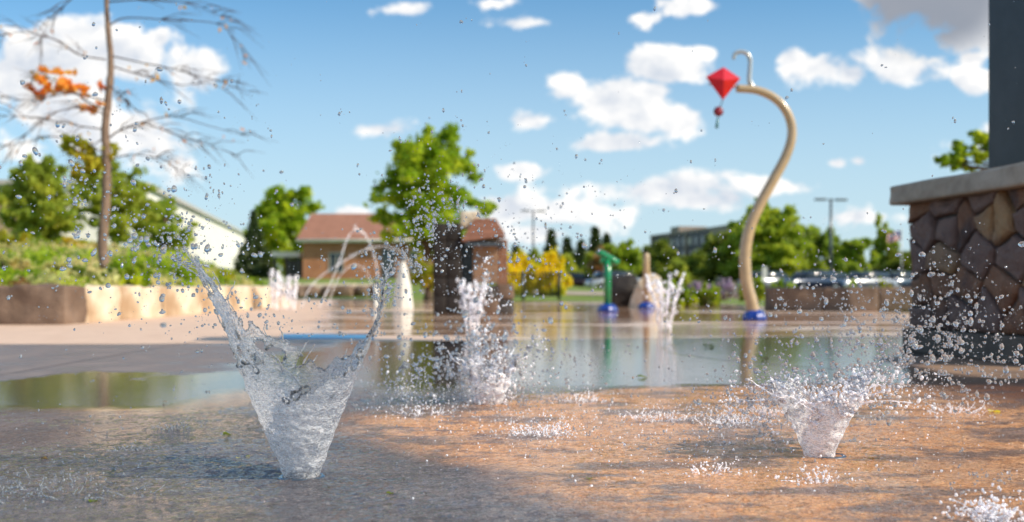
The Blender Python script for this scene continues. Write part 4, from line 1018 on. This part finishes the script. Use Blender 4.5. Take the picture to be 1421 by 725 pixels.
# --- left jet
gl = G(415, 668)
JL = thing('water_jet', 'large V shaped clear water jet bursting up at lower left, nearest to camera', 'water jet', (gl.x, gl.y+.03, 0))
nozzle('round metal ground nozzle under the large V shaped jet', gl.x, gl.y+.03, .055)
tab = [(0, .040), (.05, .058), (.18, .112), (.30, .158), (.38, .186), (.46, .225), (.54, .285), (.6, .33)]
tabR = [(0, .040), (.05, .056), (.18, .106), (.30, .155), (.38, .180), (.46, .192), (.54, .20), (.6, .21)]
def profL(z, th):
    k = .5+.5*math.cos(th); k = k*k*(3-2*k); return interp(tab, z)*(1-k)+interp(tabR, z)*k
def angd(a, b): return abs((a-b+math.pi) % (2*math.pi)-math.pi)
def rimL(th):
    b = .268+.03*math.sin(th*3+1)
    b += .19*math.exp(-(angd(th, math.pi*.97)/.26)**2)+.07*math.exp(-(angd(th, math.pi*.9)/.75)**2)
    b += .12*math.exp(-(angd(th, .10)/.24)**2)+.05*math.exp(-(angd(th, .3)/.8)**2)
    b -= .035*math.exp(-(angd(th, -math.pi*.42)/.4)**2)
    return b
vsL, rl_ = cup(JL, profL, rimL, 3, 'sheet', 'water', 360, 150, .0018, .27, .0028, rimr=.0019)
st = []
rn = random.Random(5)
for k in range(46):
    th = rn.choice([rn.gauss(math.pi*.97, .22), rn.gauss(math.pi*.97, .12), rn.gauss(.1, .25), rn.uniform(0, 6.28)]); z = rimL(th)*rn.uniform(.9, 1.05); r = profL(z, th)
    st.append(((math.cos(th)*r, math.sin(th)*r, z), (math.cos(th)*.45, math.sin(th)*.45, .9), rn.uniform(.02, .07)))
ligaments(JL, st, 'water', seed=2, rr=.0026)
# --- mid jet
gm = G(680, 562)
JM = thing('water_jet', 'white frothy water jet in the middle, in front of the stone kiosk', 'water jet', (gm.x, gm.y, 0))
nozzle('round metal ground nozzle under the middle frothy jet', gm.x, gm.y, .05)
tm = [(0, .048), (.05, .064), (.12, .083), (.2, .12)]
cup(JM, lambda z, th: interp(tm, z), lambda th: .13+.035*math.sin(2*th+.6)+.02*math.sin(5*th), 9, 'foam', 'foam2', 160, 50, .004, .35, .006, rimr=.005)
st = [((math.cos(a)*.08, math.sin(a)*.08, .12+rn.uniform(-.02, .03)), (math.cos(a)*rn.uniform(.3, 1.5), math.sin(a), rn.uniform(.5, 1.4)), rn.uniform(.05, .22)) for a in [rn.uniform(0, 6.28) for _ in range(9)]]
ligaments(JM, st, 'foam2', seed=3, rr=.0042)
def froth(t, n, sx, sy, sz, z0, r0, r1, m='foam2', cx=0):
    it = []
    cl_ = [(rn.gauss(cx, sx), rn.gauss(0, sy), z0+abs(rn.gauss(0, sz))) for _ in range(max(4, n//14))]
    for _ in range(n):
        c = rn.choice(cl_); r = r0+(r1-r0)*rn.random()**2.2; q = [c[k]+rn.gauss(0, .02) for k in range(3)]; q[2] = max(r+.003, q[2]); it.append((tuple(q), r))
    tag(multi('froth', it, M[m], t), kind='stuff')
froth(JM, 420, .07, .05, .07, .09, .0012, .006)
froth(JM, 420, .035, .03, .05, .02, .0015, .006)
froth(JM, 260, .03, .03, .16, .12, .0015, .007)
froth(JM, 420, .20, .10, .05, .02, .0010, .005, cx=-.14)
# --- right jet
gr_ = G(1140, 637)
JR = thing('water_jet', 'bright cup shaped water jet splashing at lower right', 'water jet', (gr_.x, gr_.y+.02, 0))
nozzle('round metal ground nozzle under the cup shaped right jet', gr_.x+.02, gr_.y+.02, .05)
tr_ = [(0, .038), (.03, .046), (.07, .064), (.13, .096), (.18, .125), (.25, .17), (.3, .21)]
def rimR(th): return .165+.05*math.exp(-(angd(th, .2)/.5)**2)+.03*math.exp(-(angd(th, math.pi)/.5)**2)+.015*math.sin(4*th)+.02*math.exp(-(angd(th, 1.6)/.5)**2)
cup(JR, lambda z, th: interp(tr_, z), rimR, 14, 'sheet2', 'foam2', 220, 80, .0025, .10, .0035, rimr=.0034)
st = []
for k in range(14):
    th = rn.uniform(0, 6.28); z = rimR(th)*rn.uniform(.75, 1.02); r = interp(tr_, z)
    st.append(((math.cos(th)*r, math.sin(th)*r, z), (math.cos(th)*rn.uniform(.4, 1.6), math.sin(th), rn.uniform(.2, 1.0)), rn.uniform(.03, .15)))
ligaments(JR, st, 'foam2', seed=6, rr=.003)
froth(JR, 600, .12, .06, .035, .15, .001, .0055)
froth(JR, 260, .08, .05, .03, .09, .001, .0045, cx=-.15)
froth(JR, 200, .06, .04, .03, .19, .001, .0045, cx=.17)
# --- corner splash
gc = G(1375, 728)
JC = thing('water_splash', 'small star shaped water splash in the bottom right corner', 'water splash', (gc.x, gc.y, 0))
st = [((math.cos(a)*.015, math.sin(a)*.015, .004), (math.cos(a), math.sin(a)*.7, rn.uniform(.2, .9)), rn.uniform(.03, .075)) for a in np.linspace(0, 6.2, 9)]
ligaments(JC, st, 'foam2', seed=8, rr=.003)
multi('spray', [((rn.gauss(0, .035), rn.gauss(0, .03), abs(rn.gauss(.02, .02))), rn.uniform(.001, .0035)) for _ in range(420)], M['foam2'], JC)['kind'] = 'stuff'
JC2 = thing('water_splash', 'low ragged water splash on the grey ground at the lower left corner', 'water splash', tuple(G(60, 690))); 
ligaments(JC2, [((rn.gauss(0, .12), rn.gauss(0, .08), .003), (rn.uniform(-1, 1), rn.uniform(-.5, .5), rn.uniform(.1, .5)), rn.uniform(.02, .05)) for _ in range(40)], 'water', seed=18, rr=.0022)
multi('spray', [((rn.gauss(0, .13), rn.gauss(0, .1), abs(rn.gauss(.01, .015))), rn.uniform(.0008, .0028)) for _ in range(260)], M['water'], JC2)['kind'] = 'stuff'
# small impact splashes on the rust patch
rs = random.Random(31)
def impact(label, px, py, sc, n=26, m='foam2'):
    g_ = G(px, py); t = thing('water_splash', label, 'water splash', (g_.x, g_.y, 0), 0, 'low splashes on the wet rust coloured ground')
    st = []
    for k in range(n):
        a = rs.uniform(0, 6.28); q = rs.uniform(.2, 1)*sc
        st.append(((math.cos(a)*q, math.sin(a)*q*.6, .002), (math.cos(a)*.6, math.sin(a)*.4, rs.uniform(.3, 1.1)), rs.uniform(.15, .5)*sc))
    ligaments(t, st, m, seed=int(px), rr=.0022)
    multi('spray', [((rs.gauss(0, sc*.7), rs.gauss(0, sc*.5), abs(rs.gauss(sc*.15, sc*.3))), rs.uniform(.0008, .0030)) for _ in range(n*5)], M[m], t)['kind'] = 'stuff'
impact('splash of white droplets on the rust ground below the middle jet', 750, 606, .085, 40)
impact('low splash on the rust ground left of the middle jet base', 590, 578, .09, 26)
impact('low splash on the rust ground right of the middle jet', 810, 560, .09, 24)
impact('splash row on the rust ground left of the right jet', 1010, 590, .10, 34)
impact('splash on the rust ground halfway between the middle and right jets', 915, 585, .10, 34)
impact('low splash just below the right jet', 1125, 672, .05, 22)
impact('low splash on the rust ground at the centre bottom', 985, 660, .06, 18)
impact('splash just left of the right jet rim', 1065, 575, .08, 30)
impact('splash on rust ground right of the right jet, toward the pillar', 1320, 575, .11, 30)
impact('tiny crown splash on the grey ground left of the large jet', 185, 627, .035, 18, 'water')
impact('tiny ragged splash on the grey ground by the green leaf', 240, 598, .06, 20, 'water')
# --- far jets (white columns)
def column(label, px, py, D, w, h, m='farjet', cols=1, spread=0.0, group=None, seed=0, nblob=60, r=.02):
    rn = random.Random(seed); x = (px-CX)/F*D; t = thing('water_jet', label, 'water jet', (x, D, 0), 0, group)
    mb = MB(); it = []
    for c in range(cols):
        u = (c-(cols-1)/2)/max(1, cols-1)*2 if cols > 1 else 0; hc = h*rn.uniform(.82, 1.0); k = 9; ph = rn.uniform(0, 6)
        pts = [Vector((u*w*.25+u*spread*(i/k)**1.6+rn.uniform(-1, 1)*r*.35, rn.uniform(-.5, .5)*w*.2, hc*i/k)) for i in range(k+1)]
        pp = catmull(pts, 5); n = len(pp)
        mb.tube(pp, [r*(.55+.35*noise.noise(p*9+Vector((seed, c, 0)))+.55*(i/n)*math.sin(i*1.3+ph)**2) for i, p in enumerate(pp)], 9, True, .5)
        for b in range(nblob//cols):
            i = rn.randrange(n//3, n); p = pp[i]; it.append((tuple(p+Vector((rn.gauss(0, w*.18), rn.gauss(0, w*.15), rn.gauss(0, .03)))), rn.uniform(.25, .8)*r))
    tag(mb.build('stream', M[m], t, True), kind='stuff'); tag(multi('spray', it, M[m], t), kind='stuff'); return t
column('frothy vertical jet right in front of the stone kiosk', 656, 470, 9.2, .2, .58, 'farjet', 4, .06, None, 3, 160, .02)
D = H*F/(461-HY); column('fan of four thin upright jets between the tan post and the curved pole', 922, 461, D, .2, .60, 'farjet', 4, .13, None, 5, 120, .022)
g = 'white jets at the right end of the pale wall'
column('leftmost white jet of three at the right end of the pale wall', 381, 430, 19.5, .14, .82, 'farjet', 2, .03, g, 6, 60, .045)
column('middle white jet of three at the right end of the pale wall', 394, 430, 19.8, .14, .70, 'farjet', 2, .03, g, 7, 60, .045)
column('rightmost and lowest white jet of three at the right end of the pale wall', 406, 430, 19.2, .14, .76, 'farjet', 2, .03, g, 8, 60, .04)
def arc(label, pts, D, r, seed):
    rn = random.Random(seed); P = [W(a, b, D+i*.12) for i, (a, b) in enumerate(pts)]; o0 = Vector((P[0].x, P[0].y, 0)); t = thing('water_arc', label, 'water jet', o0, 0, 'thin arching streams before the brick house')
    pp = catmull([p-o0 for p in P], 8); n = len(pp)
    r *= .62
    MB().tube(pp, [r*(.8+.6*noise.noise(p*6))*(1-.25*i/n) for i, p in enumerate(pp)], 7).build('stream', M['farjet'], t, True)
    multi('spray', [(tuple(pp[rn.randrange(n//2, n)]+Vector((rn.gauss(0, .03), rn.gauss(0, .03), rn.gauss(0, .04)))), rn.uniform(.4, 1.0)*r) for _ in range(40)], M['farjet'], t)['kind'] = 'stuff'
arc('tallest thin arching stream, peaking in front of the brick house gutter', [(442, 428), (458, 396), (472, 360), (482, 332), (492, 319), (503, 322), (513, 338), (521, 362), (524, 392)], 20, .022, 1)
arc('long low arching stream rising right across the brick house wall', [(418, 428), (430, 400), (450, 380), (475, 364), (500, 350), (530, 342), (556, 350), (572, 370)], 20, .02, 2)
arc('faint short arching stream below the brick house window', [(455, 427), (464, 398), (476, 378), (492, 368), (508, 376), (516, 396)], 20.5, .016, 3)

# --- airborne drops
rd = np.random.default_rng(11); drops = []
def cloud(region, px, py, sx, sy, D, dD, n, r0, r1, a=2.2, uniform=False):
    prev = None
    n = int(n*(1.7 if region == L4 else 1.35 if region in (L3, L6) else 1))
    for _ in range(n):
        if uniform: x = px+rd.uniform(-sx, sx); y = py+rd.uniform(-sy, sy)
        else: x = px+rd.normal()*sx; y = py+rd.normal()*sy
        if prev is not None and rd.random() < .38: x = prev[0]+rd.normal()*4.5; y = prev[1]+rd.normal()*4.5; d = prev[2]+rd.normal()*.01
        else: d = max(1.5, D+rd.normal()*dD)
        prev = (x, y, d); p = W(x, y, d); r = r0*.75+(r1*1.0-r0*.75)*rd.random()**(a*1.5)
        if p.z < r+.002: p.z = r+.002+abs(rd.normal())*.01
        if not (-15 < x < 1440 and -10 < y < 740): continue
        drops.append((r/d, region, tuple(p), r))
L1 = 'in the air over the left arm of the large jet'; L2 = 'in the air beyond the right arm of the large jet'; L3 = 'in the air around the middle jet'; L4 = 'in the air around the right jet'; L5 = 'high in the blue sky'; L6 = 'low over the wet ground'
cloud(L1, 245, 350, 22, 26, 2.35, .05, 260, .0012, .0055)
cloud(L1, 215, 320, 60, 55, 2.4, .2, 330, .0010, .0055)
cloud(L1, 120, 270, 70, 70, 2.5, .3, 300, .0010, .0060)
cloud(L1, 110, 260, 16, 22, 2.4, .05, 50, .002, .006)
cloud(L1, 300, 340, 60, 60, 2.4, .25, 240, .0010, .005)
cloud(L1, 180, 430, 110, 50, 2.4, .3, 150, .0012, .006)
cloud(L1, 310, 440, 35, 60, 2.35, .06, 170, .001, .005)
cloud(L2, 598, 300, 22, 24, 2.6, .08, 300, .0014, .005)
cloud(L2, 566, 350, 22, 16, 2.55, .06, 180, .0014, .005)
cloud(L2, 532, 392, 16, 26, 2.5, .06, 150, .0014, .0055)
cloud(L2, 500, 410, 50, 50, 2.5, .2, 180, .001, .005)
cloud(L2, 620, 350, 55, 60, 2.7, .3, 380, .0012, .005)
cloud(L2, 600, 250, 55, 50, 2.7, .3, 110, .001, .004)
cloud(L2, 525, 430, 12, 40, 2.4, .05, 110, .001, .004)
cloud(L2, 440, 440, 50, 40, 2.4, .12, 120, .001, .0045)
cloud(L3, 680, 500, 40, 35, 3.75, .08, 330, .0025, .009, 1.8)
cloud(L3, 620, 505, 45, 28, 3.7, .15, 420, .0022, .0085, 1.8)
cloud(L3, 770, 515, 60, 30, 3.8, .2, 330, .002, .007)
cloud(L3, 690, 400, 50, 60, 3.6, .3, 260, .0015, .007)
cloud(L3, 760, 330, 70, 70, 3.4, .4, 200, .0012, .006)
cloud(L3, 560, 540, 50, 20, 3.6, .2, 160, .0015, .006)
cloud(L4, 1120, 535, 60, 28, 2.65, .08, 380, .0012, .0062, 1.8)
cloud(L4, 1230, 500, 50, 35, 2.7, .12, 330, .0012, .0068, 1.8)
cloud(L4, 1330, 470, 70, 50, 2.7, .2, 420, .0012, .0068, 2)
cloud(L4, 1200, 430, 90, 45, 2.8, .3, 420, .001, .0055)
cloud(L4, 1280, 480, 100, 60, 2.8, .3, 320, .001, .0055)
cloud(L4, 1060, 560, 60, 35, 2.6, .15, 260, .001, .0055)
cloud(L4, 1050, 470, 70, 50, 3.0, .3, 200, .001, .005)
cloud(L5, 720, 150, 700, 150, 2.8, .4, 130, .0008, .0048, 2.5, True)
cloud(L5, 700, 250, 120, 60, 2.8, .4, 80, .0010, .005, 2.5)
cloud(L5, 200, 120, 190, 120, 2.5, .3, 70, .001, .006, 2.5, True)
cloud(L6, 900, 600, 200, 50, 2.9, .4, 700, .0008, .0038)
cloud(L6, 1000, 350, 350, 60, 3.0, .4, 170, .0008, .0045, 2.2, True)
cloud(L6, 130, 620, 130, 45, 2.5, .3, 260, .0006, .0030)
cloud(L6, 620, 560, 120, 25, 3.5, .2, 260, .001, .0045)
cloud(L6, 710, 650, 700, 70, 2.3, .2, 230, .0006, .0032, 2.5, True)
cloud(L6, 1385, 690, 40, 25, 2.1, .1, 110, .0008, .004, 2)
keep = drops; drops = []
wl_ = []
for (cx, cy, sx, sy, n) in ((900, 590, 150, 30, 900), (1080, 580, 60, 25, 350), (740, 600, 40, 14, 300), (620, 575, 70, 14, 260), (1300, 575, 80, 22, 260), (1000, 640, 160, 30, 350), (560, 540, 60, 16, 200)):
    for _ in range(n):
        q = G(cx+rd.normal()*sx, max(530, cy+rd.normal()*sy)); wl_.append(((q.x, q.y, .003+abs(rd.normal())*.016), .0006+.0026*rd.random()**2.8))
tag(multi('glint_spray', wl_, M['foam2'], None, (IV0, IF0)), 'low white spray, also in place of sun glints, over the rust coloured wet ground', 'water spray', kind='stuff')  # white drops double as sun glints on the wet ground
drops = keep
drops.sort(key=lambda d: -d[0])
big, rest = drops[:300], drops[300:]
for i, (a, reg, p, r) in enumerate(big):
    me = bpy.data.meshes.new('water_drop'); me.from_pydata([tuple(v) for v in drop_verts(IV1, r, i)], [], IF1.tolist())
    o = link('water_drop', me, M['water'], None, True); o.location = p
    tag(o, 'large clear water drop '+reg, 'water drop', 'large water drops '+reg)
o = multi('water_spray', [(d[2], d[3]) for d in rest], M['water'], None, (IV0, IF0)); tag(o, 'fine spray of clear water droplets filling the air around the jets', 'water spray', kind='stuff')

# --- fallen leaves
def fallen(label, px, py, m, size, rz, curl=.25):
    p = G(px, py); me = bpy.data.meshes.new('fallen_leaf'); vs = []; fs = []
    prof = [0, .35, .5, .46, .3, .12, 0]
    for i, w in enumerate(prof):
        x_ = (i/(len(prof)-1)-.5)*size; lob = 1+.25*math.sin(i*2.4)
        for s_ in (-1, 0, 1): vs.append((x_, s_*w*size*lob*.9, .006+abs(s_)*curl*size*w+.1*size*math.sin(i)*.4))
    for i in range(len(prof)-1):
        for k in range(2): fs.append((i*3+k, i*3+k+1, (i+1)*3+k+1, (i+1)*3+k))
    me.from_pydata(vs, [], fs); o = link('fallen_leaf', me, M[m]); o.location = (p.x, p.y, 0); o.rotation_euler = (0, 0, rz); tag(o, label, 'leaf')
fallen('small green leaf lying on the wet grey ground left of the large jet', 315, 606, 'leafC', .028, .5, .5)
fallen('pale curled leaf scrap nearest the base of the large jet', 346, 637, 'leafP', .022, .2, .2)
fallen('second pale leaf scrap just left of its neighbour by the large jet', 331, 639, 'leafP', .014, 1.4, .4)
fallen('yellow leaf on the brown wet ground in front of the pillar', 1381, 574, 'leafY', .05, .3)
for k_, (a_, b_, m_, z_) in enumerate([(62, 640, 'leafR', .02), (130, 700, 'leafC', .022), (228, 560, 'leafR', .018), (540, 690, 'leafC', .02), (1062, 500, 'leafR', .05), (1210, 640, 'leafR', .02), (818, 668, 'leafC', .018), (410, 546, 'leafR', .02)]):
    fallen(['rust brown leaf scrap on the grey ground at the far left', 'dark leaf scrap near the bottom left corner', 'rust brown leaf scrap before the green reflection at left', 'dark leaf scrap at the bottom, right of the large jet', 'rust brown leaf at the edge of the wet grey ground before the right wall', 'rust brown leaf scrap right of the cup shaped jet', 'dark leaf scrap at the bottom centre on the rust ground', 'rust brown leaf scrap beyond the large jet'][k_], a_, b_, m_, z_, k_*1.3, .4)
fallen('tiny dark leaf on the wet ground left of the joint line', 892, 525, 'leafC', .06, .1)
fallen('dark leaf inside the curved joint line on the wet ground', 985, 482, 'leafC', .10, .4)

# ================================================================== WORLD, SUN, CAMERA
w = bpy.data.worlds.new('World'); SC.world = w; w.use_nodes = True; t = NT(w.node_tree)
bg = t.n['Background']; sky = t.new('ShaderNodeTexSky'); sky.sky_type = 'NISHITA'; sky.sun_disc = False
sky.sun_elevation = EL; sky.sun_rotation = math.atan2(SUN.x, SUN.y); sky.air_density = 1.0; sky.dust_density = .7; sky.ozone_density = 1.6; sky.altitude = 200
d = t.new('ShaderNodeTexCoord').outputs['Generated']
sp = t.new('ShaderNodeSeparateXYZ'); t.link(d, sp.inputs[0]); yy = t.math('MAXIMUM', t.math('ABSOLUTE', sp.outputs[1]), .08)
u = t.math('DIVIDE', sp.outputs[0], yy); v = t.math('DIVIDE', sp.outputs[2], yy)
uv = t.new('ShaderNodeCombineXYZ'); t.link(u, uv.inputs[0]); t.link(v, uv.inputs[1]); t.link(t.math('LESS_THAN', sp.outputs[1], 0), uv.inputs[2]); UV = uv.outputs[0]
CL = [(60, 70, 95, 42, 1), (170, 85, 90, 48, 1), (262, 92, 48, 52, 1), (222, 52, 22, 18, .9), (90, 160, 120, 60, 1), (200, 195, 70, 55, 1), (20, 110, 70, 60, 1), (245, 225, 30, 20, .6), (-60, 90, 90, 60, 1),
      (555, 13, 30, 10, .5), (735, 32, 52, 11, .55), (685, 4, 25, 7, .4), (524, 180, 48, 13, .6), (970, 10, 62, 16, .8), (892, 26, 26, 10, .4),
      (928, 93, 58, 24, 1), (975, 74, 24, 14, 1), (835, 138, 66, 40, 1), (795, 120, 30, 22, 1), (735, 168, 42, 17, .9), (888, 150, 48, 34, 1), (845, 200, 82, 19, .95), (950, 170, 38, 26, 1), (905, 130, 30, 18, .8),
      (1130, 95, 62, 27, 1), (1098, 80, 34, 18, .9), (1180, 104, 28, 17, .9), (1258, 98, 58, 32, 1), (1350, 110, 28, 20, .9), (1352, 82, 24, 11, .7), (1300, 10, 95, 46, 1.1), (1325, 55, 48, 20, .9), (1400, 30, 60, 60, 1),
      (728, 238, 44, 13, .8), (1160, 226, 16, 8, .7), (1190, 224, 12, 7, .6), (885, 266, 135, 30, 1), (800, 292, 120, 24, .9), (965, 278, 80, 20, .9), (700, 292, 62, 24, .9), (725, 326, 90, 16, .7), (1092, 258, 52, 18, .8), (1195, 302, 52, 12, .5), (487, 296, 28, 12, .7), (1380, 190, 70, 30, .4), (420, 330, 90, 14, .3)]
acc = None; accs = None
for (cx, cy, rx, ry, sg) in CL:
    mp = t.new('ShaderNodeMapping'); t.link(UV, mp.inputs[0])
    cu, cv = (cx-CX)/F, (HY-cy)/F; sx, sy = F/(rx*1.12), F/(ry*1.12)
    mp.inputs['Scale'].default_value = (sx, sy, 9); mp.inputs['Location'].default_value = (-cu*sx, -cv*sy, 0)
    e = t.math('MULTIPLY', t.math('SUBTRACT', 1, t.vmath('LENGTH', mp.outputs[0])), sg)
    acc = e if acc is None else t.math('SMOOTH_MAX', acc, e, .18)
# generic clouds elsewhere (behind and overhead)
gn = t.noise(t.scale(UV, (1, 1.6, 1)), 1.7, 3)
outside = t.math('MAXIMUM', t.smooth(t.math('ABSOLUTE', u), .56, .8), t.math('MAXIMUM', t.smooth(v, .30, .5), t.math('LESS_THAN', sp.outputs[1], 0)))
gen = t.math('SUBTRACT', t.math('MULTIPLY', t.math('SUBTRACT', gn, .52), 4), t.math('MULTIPLY', t.math('SUBTRACT', 1, outside), 6))
acc = t.math('MAXIMUM', acc, gen)
sc_ = t.scale(UV, (1, 1.35, 1))
n1 = t.noise(sc_, 10, 10, .6, .25)
off = t.vmath('ADD', sc_, (.012, .018, 0)); n2 = t.noise(off, 10, 10, .6, .25)
den = t.math('ADD', acc, t.math('MULTIPLY', t.math('SUBTRACT', n1, .5), 3.6))
alpha = t.smooth(den, .06, .46)
rel = t.math('ADD', t.math('MULTIPLY', t.math('SUBTRACT', n1, n2), 3.6), .72)
core = t.smooth(den, .45, 1.2, 0, -.22)
shd = t.math('ADD', rel, core, clamp=True)
ccol = t.mix(shd, (.50, .57, .68), (1.0, .98, .95))
# heavy grey cloud top right
gd = t.math('SUBTRACT', 1, t.vmath('LENGTH', t.vmath('MULTIPLY', t.vmath('SUBTRACT', UV, ((1290-CX)/F, (HY-0)/F, 0)), (F/125, F/80, 9))))
ccol = t.mix(t.smooth(gd, -.25, .45, 0, .95), ccol, (.27, .30, .36))
CS = 7.5
cc = t.new('ShaderNodeVectorMath', operation='SCALE'); t.link(ccol, cc.inputs[0]); cc.inputs['Scale'].default_value = CS
# pale horizon haze
hz = t.smooth(v, .37, .0, .0, .86)
tint = t.new('ShaderNodeMix'); tint.data_type = 'RGBA'; tint.blend_type = 'MULTIPLY'; tint.inputs[0].default_value = 1; t.link(sky.outputs[0], tint.inputs[6]); tint.inputs[7].default_value = (.47, .88, 1.05, 1)
skyc = t.mix(hz, tint.outputs[2], (4.3, 5.3, 5.95))
vis = t.math('MULTIPLY', alpha, t.smooth(sp.outputs[2], .0, .03))
final = t.mix(vis, skyc, cc.outputs[0]); t.link(final, bg.inputs['Color']); bg.inputs['Strength'].default_value = .15

sl = bpy.data.lights.new('sun', 'SUN'); sl.energy = 5.0; sl.angle = R(.53); sl.color = (1, .88, .70); so = bpy.data.objects.new('sun', sl); COL.objects.link(so)
so.rotation_euler = SUN.to_track_quat('Z', 'Y').to_euler()
cam = bpy.data.cameras.new('camera'); co = bpy.data.objects.new('camera', cam); COL.objects.link(co); SC.camera = co
co.location = (0, 0, H); co.rotation_euler = (R(90), 0, 0); cam.lens = 35; cam.sensor_width = 36; cam.shift_y = (HY-362.5)/1421; cam.clip_end = 6000; cam.clip_start = .05
cam.dof.use_dof = True; cam.dof.focus_distance = 2.5; cam.dof.aperture_fstop = 2.5; cam.dof.aperture_blades = 9
SC.view_settings.view_transform = 'Standard'; SC.view_settings.look = 'None'; SC.view_settings.exposure = 0
c = SC.cycles; c.max_bounces = 14; c.transmission_bounces = 10; c.transparent_max_bounces = 16; c.glossy_bounces = 4; c.diffuse_bounces = 3; c.sample_clamp_indirect = 6; c.caustics_refractive = False; c.caustics_reflective = False
try:
    c.use_denoising = True; c.denoiser = 'OPENIMAGEDENOISE'
except Exception: pass
